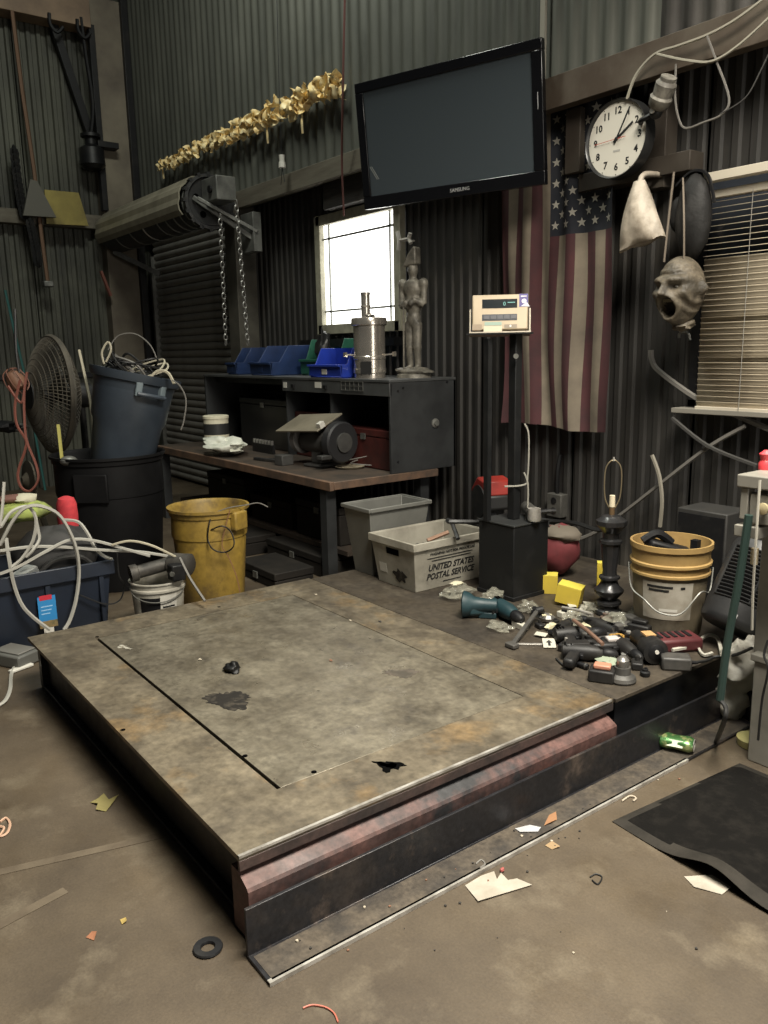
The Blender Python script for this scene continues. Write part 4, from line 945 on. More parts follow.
mb = MB().box(XT-.006, XT+.010, ty0-.01, ty1+.01, TZ-.075, TZ).box(XT-.49, XT-.474, ty0-.01, ty1+.01, TZ-.075, TZ).box(XT-.474, XT-.006, ty0-.01, ty0+.006, TZ-.075, TZ).box(XT-.474, XT-.006, ty1-.006, ty1+.01, TZ-.075, TZ)
build(mb, 'rim_band', BLT, to, world=True, bevel=.005)
for yy in (ty0+.2, ty1-.06, ty1-.32): build(MB().box(XT-.02, XT+.002, yy-.012, yy+.012, .02, TZ-.075), 'rib', BLT, to, world=True, bevel=.004)
s0, s1 = AX(37, 598, XT+.003), AX(58, 624, XT+.003)
sk = build(MB().box(XT+.0, XT+.0035, s0.y, s1.y, s1.z, s0.z), 'sticker', mat('sticker_blue', (.03, .22, .50), .45), to, world=True)
hh = s0.z-s1.z; ww = s1.y-s0.y
build(MB().box(XT+.0035, XT+.0045, s0.y+.1*ww, s1.y-.2*ww, s0.z-hh*.12, s0.z+hh*.04), 'sticker_red_band', mat('sticker_red', (.5, .03, .05), .45), sk, world=True)
build(MB().box(XT+.0035, XT+.0045, s0.y, s1.y, s1.z-hh*.05, s1.z+hh*.18), 'sticker_photo', mat('sticker_brown', (.30, .20, .09), .5, 0, (.1, .1, .05), 60), sk, world=True)
build(MB().box(XT+.0035, XT+.0045, s0.y+ww*.2, s1.y-ww*.25, s1.z-hh*.22, s1.z-hh*.06), 'sticker_white', WHT, sk, world=True)
for k in range(3): build(MB().box(XT+.0035, XT+.0042, s0.y+ww*.15, s1.y-ww*(.2+.08*k), s0.z-hh*(.35+.12*k), s0.z-hh*(.32+.12*k)), 'print_line', mat('sticker_pale', (.35, .55, .75), .5), sk, world=True)
# contents
cx = XT-.24
mb = MB(); M_ = T(0, 0, 0)
q = AX(62, 540, XT-.10)
bgm = mat('bag_charcoal', (.022, .022, .022), .7, 0, (.04, .038, .036), 10)
bag = thing('tool_bag', 'soft charcoal tool bag lying in the navy tote', 'bag', (XT-.22, q.y, TZ-.12))
mb = MB(); wad(mb, (0, 0, .14), (.15, .21, .15), 6, 20, .14); build(mb, 'bag_body', bgm, bag, ang=70)
build(MB().tube([(.15, -.12, .10), (.17, -.06, .15), (.17, .06, .15), (.15, .12, .10)], .012, 6), 'carry_strap', mat('strap_grey', (.06, .058, .055), .8), bag)
build(MB().tube([(.13, -.2, .2), (.16, -.08, .22), (.16, .1, .2), (.1, .2, .16)], .006, 5), 'zip_seam', BLK, bag)
q = AX(20, 530, XT-.2)
mb = MB(); wad(mb, (XT-.24, ty0+.17, TZ-.04), (.15, .12, .08), 9, 18, .3); tag(build(mb, 'rag_heap', mat('rag_dark', (.05, .045, .038), .9, 0, (.11, .10, .08), 14, .5, .6), world=True, ang=70), 'dark rags bunched at the left end of the navy tote', 'rags')
q = AX(20, 512, XT-.25)
mb = MB(); wad(mb, q, (.07, .15, .05), 3, 14, .3); tag(build(mb, 'lime_cloth', mat('cloth_lime', (.30, .36, .09), .8, 0, (.18, .21, .07), 16, .45, .6), world=True, ang=70), 'lime green hi-vis cloth on top of the navy tote heap', 'cloth')
q = AX(24, 499, XT-.27)
mb = MB(); wad(mb, q, (.05, .06, .03), 13, 12, .3); tag(build(mb, 'pale_rag', mat('cloth_cream', (.46, .44, .33), .8), world=True, ang=70), 'small cream rag above the lime green cloth', 'rag')
q = AX(10, 499, XT-.28)
mb = MB(); wad(mb, q, (.05, .07, .022), 15, 12, .25); tag(build(mb, 'brown_rag', mat('cloth_brown', (.13, .06, .045), .8), world=True, ang=70), 'brown rag at the left border above the tote', 'rag')
q = AX(67, 510, XT-.42)
gv = thing('red_glove', 'bright red glove tip standing up behind the navy tote', 'glove', q); gv.scale = (1.4, 1.4, 1.1)
build(MB().lathe([(.045, -.12), (.048, -.03), (.046, .03), (.036, .058), (.015, .068)], 18, sy=.8), 'glove_body', mat('glove_red', (.62, .05, .06), .8, 0, (.42, .03, .04), 25), gv)
build(MB().cyl((0, 0, -.36), (0, 0, -.11), .015, .02, 8), 'stick', BLK, gv)
q = AX(30, 575, XT-.03); tag(build(MB().box(-.04, .04, -.05, .05, 0, .05, T(q.x-.06, q.y-.0, TZ-.05) @ Rz(.4) @ Rx(.3)), 'carton', mat('carton_white', (.5, .5, .46), .6, 0, (.28, .3, .3), 30), world=True, bevel=.003), 'small white printed carton inside the tote edge', 'carton')
# the pale cables
CG = mat('cable_light_grey', (.38, .37, .33), .5)
CL = lambda L: [AX(a, b, XT+e) for a, b, e in L]
cord('grey_cable', CL([(4, 482, .02), (2, 510, .04), (0, 527, .05), (10, 513, .04), (22, 507, .03), (30, 508, .03), (36, 520, .04), (33, 540, .04), (22, 558, .03), (10, 568, .03)]), .008, CG, 'light grey cable curling at the left edge of the tote', 'cable')
cord('grey_cable', CL([(0, 545, .0), (12, 522, .03), (25, 508, .05), (40, 506, .06), (58, 514, .06), (70, 532, .06), (77, 552, .05), (79, 575, .03), (76, 600, .03), (70, 620, .035), (64, 630, .05)]), .009, CG, 'light grey cable making the big arch over the tote front', 'cable')
cord('grey_cable', CL([(6, 538, .0), (9, 560, .03), (14, 585, .025), (22, 605, .03), (34, 618, .035), (50, 630, .05)]), .009, CG, 'light grey cable hanging down across the tote left of the sticker', 'cable')
cord('grey_cable', CL([(0, 574, .03), (20, 566, .035), (45, 552, .04), (70, 540, .04), (95, 541, .06), (125, 549, .12), (150, 556, .2)]), .008, CG, 'light grey cable running from the tote to the pump fitting', 'cable')
cord('grey_cable', CL([(0, 551, .02), (30, 547, .03), (60, 547, .03), (100, 550, .06), (140, 552, .12), (172, 557, .12)]), .008, CG, 'light grey cable lying straight across the tote heap', 'cable')
cord('grey_cable', CL([(62, 520, -.1), (78, 522, -.05), (88, 534, 0), (95, 548, .03), (104, 556, .04), (112, 559, .03)]), .008, CG, 'light grey cable curving over the right rim of the tote', 'cable')
cord('grey_cable', CL([(34, 512, .01), (38, 530, .02), (39, 540, .03), (32, 551, .04), (26, 557, .03)]), .008, CG, 'short light grey cable end beside the charcoal bag', 'cable')
cord('grey_cable', CL([(112, 545, .10), (130, 541, .15), (150, 545, .2), (168, 553, .2), (176, 557, .2)]), .006, CTN, 'pale cable reaching to the pump on the white bucket', 'cable')
cord('black_cable', CL([(117, 550, .04), (119, 575, .04), (124, 585, .03), (120, 600, .02), (105, 604, .015), (80, 595, .012)]), .004, CBK, 'thin black cable drooping at the right end of the tote', 'cable')
a = AD(185, 562, 3.95); b = AD(203, 604, 3.75)
cord('thin_rod', [AD(180, 558, 3.98), AD(190, 578, 3.9), AD(205, 601, 3.8)], .007, WIREG, 'thin grey rod leaning between white bucket and platform', 'rod')
# charger box and cable on the floor, far left
p = AZp(16, 662, 0)
bx = thing('adapter_box', 'grey adapter box on the floor at the left corner of the platform', 'adapter', (p.x, p.y, 0), .5)
build(MB().box(-.10, .10, -.07, .07, 0, .06), 'housing', mat('adapter_grey', (.11, .11, .10), .5), bx, bevel=.008)
build(MB().box(-.08, .08, -.05, .05, .06, .068), 'lid', mat('adapter_lid', (.16, .155, .14), .5), bx, bevel=.004)
F_ = lambda L, z=.008: [AZp(a, b, z) for a, b in L]
cord('grey_cable', F_([(29, 650), (22, 657), (12, 672), (10, 690), (4, 702), (-8, 708)]), .008, CG, 'light grey cable snaking on the floor at the left border', 'cable')
tag(build(MB().bar(AZp(10, 672, .008), AZp(32, 664, .008), .03, .012), 'white_tube', WHT, world=True, bevel=.003), 'short white tube on the floor beside the adapter box', 'tube')

# ------------------------------------------------------------------ left wall: rods, chain, brass plate
XW = XL+.24
cord('hanging_rod', [AX(12, 10, XW), AX(22, 90, XW), AX(34, 170, XW), AX(41, 232, XW), AX(48, 284, XW)], .022, mat('rod_rust', (.17, .10, .06), .7, .2), 'rusty rod hanging down the left corrugated wall', 'rod', k=2)
def chain_px(L, X, name, label, link, r):
    P = catmull([AX(a, b, X) for a, b in L], 8); mb = MB(); tot = 0; pts = [P[0]]
    for i in range(1, len(P)):
        d = P[i]-P[i-1]; n = max(1, int(d.length/(link*.75)))
        for j in range(1, n+1): pts.append(P[i-1]+d*(j/n))
    for k in range(len(pts)-1):
        c = (pts[k]+pts[k+1])/2; d = (pts[k+1]-pts[k]).normalized(); u, v = frame_from(d); s_ = u if k % 2 else v
        mb.tube([c+d*(link*.5*math.cos(t))+s_*(link*.32*math.sin(t)) for t in [2*PI*j/8 for j in range(8)]], r, 4, 1, True)
    return tag(build(mb, name, DARKST, world=True), label, 'chain')
chain_px([(14, 150), (17, 175), (20, 195), (24, 215)], XW, 'hoist_chain', 'dark chain hanging left of the rusty rod on the left wall', .10, .014)
chain_px([(30, 222), (33, 235), (36, 250), (38, 262)], XW+.05, 'hoist_chain', 'dark chain dangling below the left wall ledge', .10, .014)
br = thing('brass_plate', 'brass-yellow metal plate leaning on the left wall ledge', 'metal plate', AX(65, 225, XW))
V = [AX(a, b, XW+.0) for a, b in ((44, 190), (78, 193), (88, 226), (46, 224))]
mb = MB(); mb.add(V+[v+Vector((.02, 0, 0)) for v in V], [(3, 2, 1, 0), (4, 5, 6, 7), (0, 1, 5, 4), (1, 2, 6, 5), (2, 3, 7, 6), (3, 0, 4, 7)])
build(mb, 'plate', mat('brass', (.40, .33, .10), .4, .5, (.22, .18, .07), 3), br, world=True)
V = [AX(a, b, XW+.05) for a, b in ((29, 180), (36, 182), (55, 218), (22, 216))]
mb = MB(); mb.add(V+[v+Vector((.05, 0, 0)) for v in V], [(3, 2, 1, 0), (4, 5, 6, 7), (0, 1, 5, 4), (1, 2, 6, 5), (2, 3, 7, 6), (3, 0, 4, 7)])
tag(build(mb, 'sheet_funnel', mat('funnel_grey', (.12, .115, .095), .6, .2), world=True), 'grey sheet-metal cone standing in front of the brass plate', 'funnel')
cord('green_rod', [AX(5, 290, XW), AX(14, 330, XW-.02), AX(24, 372, XW), Vector((XW, AX(44, 478, XW).y, .0))], .014, mat('rod_teal', (.03, .13, .12), .5), 'teal rod leaning on the left wall above the fan', 'rod', k=1)
cord('red_handle', [AX(101, 271, XW), AX(111, 296, XW)], .02, mat('handle_dull_red', (.18, .06, .04), .6), 'dull red crowbar hanging by the corner column', 'crowbar', k=1)  # plain red handle hung by the column
tag(build(MB().cb(AX(48, 284, XW), (.08, .10, .06)), 'rod_hook', GALV, world=True, bevel=.01), 'small pale fitting at the lower end of the rusty rod', 'fitting')
lb_ = thing('wall_insulator', 'dark bell-shaped electrical fitting high on the corner column', 'fitting', AX(92, 155, XL+.25))
build(MB().lathe([(.09, -.14), (.13, -.10), (.12, .06), (.06, .10), (.06, .16), (.1, .17), (.1, .2)], 18), 'bell', BLACKM, lb_)
build(MB().tube([(0, 0, .18), (.0, .05, .5), (0, .02, .95), (0, 0, 1.3)], .02, 6), 'conduit', BLACKM, lb_)
for k, (px) in enumerate(((50, 22), (78, 28))):
    q = AX(*px, XL+.27); tag(build(MB().tube([q+Vector((0, 0, .08)), q+Vector((0, 0, -.02)), q+Vector((0, .06, -.08)), q+Vector((0, .12, -.02))], .018, 6), 'beam_hook', BLACKM, world=True), ('left' if k == 0 else 'right')+' of the two dark hooks under the high beam', 'hook')
ledge = girt('trim_15', MB().box(XL+.02, XL+.06, -1, 3.05, 1.16, 1.22), BLACKM)
# ------------------------------------------------------------------ bins on the rear deck
ZR = ZD-.002
GBIN = mat('grey_bin_plastic', (.155, .155, .14), .5, 0, (.10, .10, .09), 4, .35, .7)
gb = thing('waste_bin', 'tall grey rectangular plastic waste bin between workbench and postal tub', 'waste bin', (-3.42, 2.62, ZR))
x0, x1, y0, y1 = -.125, .055, -.19, .15
build(taper_box(x0-.03, x1+.03, y0-.03, y1+.03, 0, .365, .04, .005), 'tub', GBIN, gb, bevel=.012)
mb = MB(); e = .03
for (a, b, c, d) in ((x0-e-.012, x1+e+.012, y0-e-.012, y0-e), (x0-e-.012, x1+e+.012, y1+e, y1+e+.012), (x0-e-.012, x0-e, y0-e, y1+e), (x1+e, x1+e+.012, y0-e, y1+e)): mb.box(a, b, c, d, .35, .372)
build(mb, 'rim', GBIN, gb, bevel=.004)
# postal tub
tp = [AZp(*q, ZR) for q in ((415.5, 593), (382, 579), (479, 576))]
tx1 = tp[0].x; tx0 = tx1-.30; ty0_ = tp[0].y; ty1_ = ty0_+.44
ut = thing('postal_tub', 'dirty white corrugated plastic postal tub lettered in black', 'postal tub', ((tx0+tx1)/2, (ty0_+ty1_)/2, ZR))
TUBM = mat('tub_white_dirty', (.34, .32, .265), .6, 0, (.20, .185, .15), 5, .38, .68, c3=(.07, .063, .052), s3=4, lo3=.60, hi3=.75)
UH = .25; fl0 = .03
build(taper_box(tx0-fl0, tx1+fl0, ty0_-fl0, ty1_+fl0, ZR, ZR+UH, fl0, .006), 'tub', TUBM, ut, world=True, bevel=.004)
mb = MB()
for (a, b, c, d) in ((tx0-fl0-.008, tx1+fl0+.008, ty0_-fl0-.008, ty0_-fl0+.004), (tx0-fl0-.008, tx1+fl0+.008, ty1_+fl0-.004, ty1_+fl0+.008), (tx0-fl0-.008, tx0-fl0+.004, ty0_-fl0, ty1_+fl0), (tx1+fl0-.004, tx1+fl0+.008, ty0_-fl0, ty1_+fl0)): mb.box(a, b, c, d, ZR+UH-.035, ZR+UH+.004)
build(mb, 'rim', TUBM, ut, world=True, bevel=.003)
# lettering on the +X face; face leans outwards
lean = math.atan2(fl0, UH)
def tubM(v, z): return basis((0, 1, 0), (math.sin(lean), 0, math.cos(lean)), (math.cos(lean), 0, -math.sin(lean)), (tx1+fl0*(z/UH)+.0015, ty0_+v, ZR+z))
inv = T(-ut.location)
def tt(s_, size, v, z, **k): return text(s_, size, 'lettering', INK, ut, inv @ tubM(v, z), .0004, **k)
tt('UNITED STATES', .046, .222, .112, shear=.2, bold=.0014, sx=.92); tt('POSTAL SERVICE', .046, .222, .066, shear=.2, bold=.0014, sx=.92)
tt('WARNING: NOT FOR PRIVATE USE', .019, .225, .184, bold=.0006)
for (v_, z_, l_) in ((.21, .164, .30), (.22, .150, .26), (.235, .030, .12)): build(MB().box(-l_/2, l_/2, -.0022, .0022, 0, .0005), 'print_line', INK, ut, world=True, M=tubM(v_, z_))
# end face (towards -Y): hand hole, sticker, grime
def endM(u, z): return basis((1, 0, 0), (0, -math.sin(lean), math.cos(lean)), (0, -math.cos(lean), -math.sin(lean)), (tx0+u, ty0_-fl0*(z/UH)-.0015, ZR+z))
build(MB().box(-.05, .05, -.016, .016, 0, .0015), 'hand_hole', VOID, ut, world=True, M=endM(.15, .185), bevel=.0)
build(MB().box(-.03, .03, -.024, .024, 0, .001), 'paper_sticker', mat('sticker_paper', (.5, .48, .42), .7), ut, world=True, M=endM(.055, .085))
P = [(.05*math.cos(t)*(1+.3*math.sin(5*t)), .03*math.sin(t)*(1+.3*math.cos(7*t))) for t in [2*PI*j/24 for j in range(24)]]
build(MB().prism(P, 0, .0008), 'grime_patch', STAIN, ut, world=True, M=endM(.19, .065))
for k in range(6): 
    q = tubM(.05+.07*k, .205); build(MB().cyl((0, 0, 0), (0, 0, .001), .008, .008, 8), 'rivet_mark', mat('rivet_grey', (.2, .19, .16), .6), ut, world=True, M=q)
mb = MB(); wad(mb, ((tx0+tx1)/2-ut.location.x, -.02, .13), (.12, .17, .05), 77, 18, .35); 
tag(build(mb, 'scrap_heap', mat('scrap_dark', (.025, .024, .022), .6, .2, (.10, .09, .08), 22, .52, .62), None, world=True, M=T(ut.location), ang=50), 'dark heap of metal scrap inside the postal tub', 'scrap')
tag(build(MB().tube([((tx0+tx1)/2-.02, ty0_+.22, ZR+.20), ((tx0+tx1)/2+.02, ty0_+.33, ZR+.235)], .012, 8, 1), 'pipe_piece', mat('pipe_copper', (.25, .15, .10), .45, .4), world=True), 'copper pipe piece poking out of the postal tub scrap', 'pipe')
# ------------------------------------------------------------------ scale indicator on its post
bp = AZp(513, 602, ZR); bx1_, by0_ = bp.x, bp.y; bx0_, by1_ = bx1_-.235, by0_+.235
bh = AX(513, 528, bx1_).z
po = thing('indicator_stand', 'black steel pedestal box with tall post carrying the weighing indicator', 'stand', ((bx0_+bx1_)/2, (by0_+by1_)/2, ZR))
PB = mat('pedestal_black', (.010, .0105, .011), .5, .1, (.02, .02, .02), 6, .5, .7, spec=.3)
build(MB().box(bx0_, bx1_, by0_, by1_, ZR, bh), 'pedestal_box', PB, po, world=True, bevel=.004)
build(MB().box(bx0_-.006, bx1_+.006, by0_-.006, by1_+.006, ZR, ZR+.02), 'base_flange', PB, po, world=True, bevel=.002)
build(MB().box(bx0_-.004, bx1_+.004, by0_-.004, by1_+.004, bh, bh+.008), 'box_lid', mat('pedestal_lid', (.04, .042, .042), .4, .3), po, world=True, bevel=.002)
pc = Vector(((bx0_+bx1_)/2, (by0_+by1_)/2, 0))
ic = AD(500, 312, depth(Vector((pc.x, pc.y, 1.5))))
build(MB().box(pc.x-.022, pc.x+.022, pc.y-.022, pc.y+.022, bh+.008, ic.z-.10), 'post', PB, po, world=True, bevel=.004)
pk = AD(488, 400, depth(Vector((pc.x, pc.y, 1.2)))-.02)
build(MB().box(pk.x-.013, pk.x+.013, pk.y-.013, pk.y+.013, bh+.008, ic.z-.12), 'side_post', PB, po, world=True)
nv = Vector((CAM.x-ic.x, CAM.y-ic.y, 0)).normalized(); rxv = Vector((0, 0, 1)).cross(nv).normalized()
build(MB().cb((0, 0, 0), (.30, .16, .006), basis(rxv, -nv, (0, 0, 1), (ic.x, ic.y, ic.z-.098))), 'shelf_plate', PB, po, world=True)
build(MB().cyl((pc.x+.04, pc.y-.04, ic.z-.2), (pc.x+.045, pc.y-.045, ic.z-.2), .012, .012, 10), 'bolt', GALV, po, world=True)
for i_, (za, zb) in enumerate(((.93, .80), (.70, .62))):
    q = pc+rxv*.045+nv*.02; build(MB().tube([q+Vector((0, 0, za+.12)), q+rxv*.02+Vector((0, 0, za+.06)), q+rxv*.018+Vector((0, 0, zb)), q+Vector((0, 0, zb-.04)), q-rxv*.09+nv*.02+Vector((0, 0, zb-.045))], .0045, 5), 'cable_tie', mat('tie_pale', (.30, .29, .25), .5), po, world=True)
ind = thing('weighing_indicator', 'cream digital weighing indicator with dark display on the black post', 'indicator', (ic.x, ic.y, ic.z-.095))
tl_ = R(14); upv = Vector((0, 0, 1))*math.cos(tl_)-nv*math.sin(tl_)
IM = basis(rxv, upv, rxv.cross(upv), (0, 0, .095)); W_, H_ = .255, .165
ICM = mat('indicator_cream', (.40, .325, .225), .45, .15, (.32, .255, .175), 4)
build(MB().box(-W_/2, W_/2, -H_/2, H_/2, -.07, 0), 'housing', ICM, ind, M=IM, bevel=.006)
build(MB().box(-W_/2-.012, -W_/2-.006, -H_/2-.01, .02, -.05, -.015).box(W_/2+.006, W_/2+.012, -H_/2-.01, .02, -.05, -.015).box(-W_/2-.012, W_/2+.012, -H_/2-.016, -H_/2-.01, -.06, .01), 'yoke', mat('yoke_steel', (.28, .25, .2), .4, .5), ind, M=IM)
dsp = build(MB().box(-.082, .078, .018, .060, 0, .0015), 'display', mat('display_dark', (.012, .016, .018), .15), ind, M=IM, bevel=.001)
LCD = mat('display_digit', (.1, .3, .28), .4, emit=(.25, .75, .68), estr=.10)
text('0', .026, 'digit', LCD, dsp, IM @ T(.020, .037, .0018), .0002); build(MB().box(.034, .068, .042, .045, .0015, .002), 'unit_mark', LCD, dsp, M=IM)
kp = build(MB().box(-.082, .078, -.040, -.010, 0, .0015), 'key_panel', mat('keypad_dark', (.03, .032, .04), .4), ind, M=IM, bevel=.001)
for k in range(5): build(MB().box(-.074+k*.0305, -.048+k*.0305, -.034, -.016, .0015, .004), 'key', mat('key_grey', (.07, .07, .08), .5), kp, M=IM, bevel=.001)
build(MB().box(-.07, .008, -.062, -.046, 0, .001), 'sticker', mat('sticker_greenish', (.24, .33, .27), .5), ind, M=IM)
build(MB().box(-.074, .010, -.098, -.064, .0, .0012), 'paper_tag', mat('tag_cream', (.52, .46, .34), .6), ind, M=IM)
build(MB().box(-.127, -.082, -.083, -.055, .0, .001), 'paper_tag', mat('tag_tan', (.26, .20, .14), .6), ind, M=IM)
nm_ = build(MB().box(.020, .078, -.075, -.058, 0, .001), 'name_plate', mat('plate_brown', (.22, .18, .13), .5), ind, M=IM); build(MB().cyl((.048, -.066, .001), (.048, -.066, .002), .005, .005, 10), 'seal', WHT, nm_, M=IM)
bs = build(MB().box(.087, .127, .022, .082, .0, .0012), 'badge_sticker', mat('badge_purple', (.07, .055, .20), .5), ind, M=IM)
build(MB().cyl((.109, .048, .0012), (.109, .048, .002), .011, .011, 16).prism([(.094, .024), (.135, .022), (.122, .042)], .0012, .0018), 'badge_emblem', mat('badge_white', (.6, .59, .63), .5), bs, M=IM)
build(MB().box(.094, .120, .068, .073, .0012, .0016), 'badge_stripe', mat('badge_white', (.6, .59, .63), .5), bs, M=IM)

# ------------------------------------------------------------------ behind the pedestal: red saw, red bag, outlet, black box
p = AZp(490, 540, ZR); p = Vector((-3.05, 3.30, ZR))
rs = thing('chop_saw', 'red-hooded power saw with grey body behind the indicator post', 'power saw', p, R(-20)); 
q = AY(466, 491, 3.3)
dx = q.x-p.x; zc = q.z-ZR
RP = mat('plastic_red', (.36, .035, .025), .4, 0, (.22, .025, .02), 5)
build(MB().prism([(-.13, -.03), (-.02, .075), (.09, .06), (.12, -.03), (.05, -.02), (0, .0), (-.04, -.02)], -.09, .09, T(dx, 0, zc) @ Rx(PI/2)), 'hood', RP, rs, bevel=.012)
build(MB().box(-.10, .10, -.08, .08, -.12, -.02, T(dx+.02, 0, zc)), 'motor_housing', mat('plastic_char', (.03, .03, .03), .5), rs, bevel=.02)
build(MB().bar((dx-.12, -.03, zc-.06), (dx+.08, -.03, zc-.20), .08, .07), 'arm', mat('saw_grey', (.10, .105, .11), .5, .2), rs, bevel=.015)
build(MB().box(dx-.11, dx+.13, -.12, .12, 0, .05).box(dx-.04, dx+.06, -.06, .06, .05, zc-.1), 'base', BLK, rs, bevel=.01)
build(MB().lathe([(.01, -.004), (.1, -.004), (.1, .004), (.01, .004)], 26, T(dx+.03, -.1, zc-.07) @ Rx(PI/2)), 'blade', DARKST, rs)
p = AY(508, 520, 2.93); hm = mat('dusty_metal', (.13, .125, .115), .5, .4, (.06, .058, .052), 14)
ag = thing('angle_grinder', 'dusty angle grinder lying on the pedestal lid beside the post', 'grinder', (bx1_-.05, by0_+.17, bh+.009), R(55))
build(MB().lathe([(.02, -.13), (.03, -.12), (.03, 0), (.034, .02), (.028, .05)], 16, T(0, 0, .036) @ Rx(PI/2)), 'body', hm, ag)
build(MB().lathe([(.03, 0), (.034, .01), (.03, .06)], 16, T(0, -.06, .005)), 'gear_head', EDGE, ag)
build(MB().tube([(-.0, -.05, .04), (.06, -.06, .05), (.10, -.06, .05)], .012, 8), 'side_handle', BLK, ag)
cord('black_cable', [Vector((bx0_-.03, by0_+.05, bh-.02)), Vector((bx0_-.10, by0_-.1, bh-.01)), Vector((bx0_-.18, by0_-.02, bh-.03)), AD(458, 539, 4.0)], .011, CBK, 'thick black cable running from the pedestal to the postal tub', 'cable')
cord('black_cable', [Vector((bx1_-.06, by1_-.03, bh+.02))]+P_([(545, 520), (575, 523), (600, 530), (618, 522)], 3.45), .012, CBK, 'black hose stretched from the pedestal toward the lamp along the wall', 'hose')
cord('black_cable', P_([(548, 520), (549, 535), (548, 545), (546, 552)], 3.16), .006, CBK, 'black cord dropping onto the red bag', 'cord')
p = Vector((AY(557, 560, 3.2).x, 3.2, ZR)); 
rb_ = thing('red_bag', 'dark red cloth bag with folded tan top standing by the wall', 'bag', p)
mb = MB(); wad(mb, (0, 0, .135), (.12, .11, .13), 14, 20, .14); build(mb, 'bag_body', mat('cloth_dark_red', (.16, .025, .03), .75, 0, (.10, .02, .022), 8), rb_, ang=70)
mb = MB(); wad(mb, (.02, 0, .225), (.12, .09, .04), 15, 16, .25); build(mb, 'folded_top', mat('cloth_tan', (.13, .11, .085), .8), rb_, ang=70)
build(MB().lathe([(.0, 0), (.05, 0), (.04, .15), (.015, .2)], 12, T(.17, .03, 0), cap0=False), 'black_bottle', BLK, rb_) if False else None
q = AY(557, 505, 3.68)
ob = thing('outlet_box', 'dusty grey electrical outlet box on the wall behind the pedestal', 'outlet', q)
build(MB().box(-.055, .055, -.03, .04, -.07, .07), 'box', mat('outlet_grey', (.06, .058, .052), .6, .2, (.1, .095, .085), 16), ob, bevel=.005)
for dz in (-.03, .03): build(MB().cyl((0, -.03, dz), (0, -.034, dz), .02, .02, 12), 'socket', BLK, ob)
build(MB().tube([(0, 0, .07), (0, .0, .2), (0, .02, .3)], .012, 6), 'conduit', BLACKM, ob)
p0 = AY(686, 512, 3.42); p1 = AY(732, 512, 3.42)
sb = thing('speaker_box', 'plain black box standing by the wall behind the ochre bucket', 'box', ((p0.x+p1.x)/2+.02, 3.42, ZR))
zt = AY(708, 508, 3.42).z-ZR
build(MB().box(-.13, .12, -.08, .12, 0, zt), 'cabinet', mat('speaker_black', (.02, .02, .02), .6, 0, (.035, .033, .03), 8), sb, bevel=.006)
build(MB().box(-.12, .11, -.085, -.08, .02, zt-.02), 'front_panel', BLK, sb)
# ------------------------------------------------------------------ ochre bucket
p = AZp(667, 628, ZR)
oc = thing('plastic_bucket', 'ochre-rimmed grimy plastic bucket with faded label on the rear deck', 'bucket', p)
rim = 38.5/FPX*depth(Vector((p.x, p.y, .55)))
bhgt = AX(668, 541, p.x).z-ZR-.0
OCH = mat('bucket_ochre', (.40, .265, .10), .5, 0, (.26, .165, .065), 5, .38, .68)
BDY = mat('bucket_body_grimy', (.22, .18, .115), .6, 0, (.12, .10, .07), 4, .36, .64, c3=(.34, .30, .23), s3=3, lo3=.56, hi3=.7)
h = bhgt; rb0 = rim*.82
build(MB().lathe([(rb0, 0), (rb0+.003, .006), (rim*.94, h*.66), (rim*.94, h*.665)], 40, cap1=False), 'body', BDY, oc)
build(MB().lathe([(rim*.94, h*.66), (rim*1.0, h*.665), (rim*1.0, h*.69), (rim*.955, h*.70), (rim*.96, h*.77), (rim*1.02, h*.775), (rim*1.02, h*.80), (rim*.97, h*.81), (rim*.985, h*.94), (rim*1.03, h*.945), (rim*1.03, h), (rim*.97, h), (rim*.95, h*.9), (rb0*.97, .02), (.001, .02)], 40, cap0=False, cap1=False), 'rim_collar', OCH, oc)
av = math.atan2(-p.y, -p.x)
kr = lambda z: rb0+.003+(rim*.94-rb0-.003)*(z/(h*.66))+.0012
lbl = build(wrap(MB(), kr(.08), kr(h*.62), .08, h*.62, av-.75, av+.65, 16), 'label', mat('bucket_label', (.42, .39, .33), .65, 0, (.25, .22, .17), 7, .4, .7), oc)
for k, (z_, a0, a1) in enumerate(((h*.56, -.6, .1), (h*.52, -.55, .0), (h*.555, .3, .42))):
    build(wrap(MB(), kr(z_)+.001, kr(z_+.012)+.001, z_, z_+.010, av+a0, av+a1), 'print_line', INK, lbl)
build(wrap(MB(), kr(.1)+.002, kr(.112)+.002, .115, .127, av-.25, av+.25), 'handle_grip', WHT, oc)
build(MB().tube([Vector((rim*1.04*math.cos(av+a), rim*1.04*math.sin(av+a), z)) for a, z in ((-1.45, h*.74), (-1.1, h*.5), (-.6, .16), (-.2, .118), (.3, .118), (.8, .2), (1.2, h*.5), (1.45, h*.74))], .0035, 5), 'bail_handle', GALV, oc)
tl = thing('black_tool', 'black plastic tool handle lying in the ochre bucket', 'tool', (p.x, p.y, ZR+h*.84))
build(MB().bar(Vector((0, 0, .05))-dv*-.0+dv*.10, Vector((0, 0, .0))-dv*.08, .09, .045), 'housing', BLK, tl, bevel=.012)
build(MB().tube([dv*.12+Vector((0, 0, .06)), dv*.06+Vector((0, 0, .09)), Vector((0, 0, .05))], .018, 8), 'grip', BLK, tl)
build(MB().cb(-dv*.1+Vector((0, 0, .03)), (.03, .03, .06)), 'trigger', BLK, tl)
build(MB().cyl((0, 0, -h*.82+.03), (0, 0, .0), .03, .03, 12), 'shaft', BLK, tl)
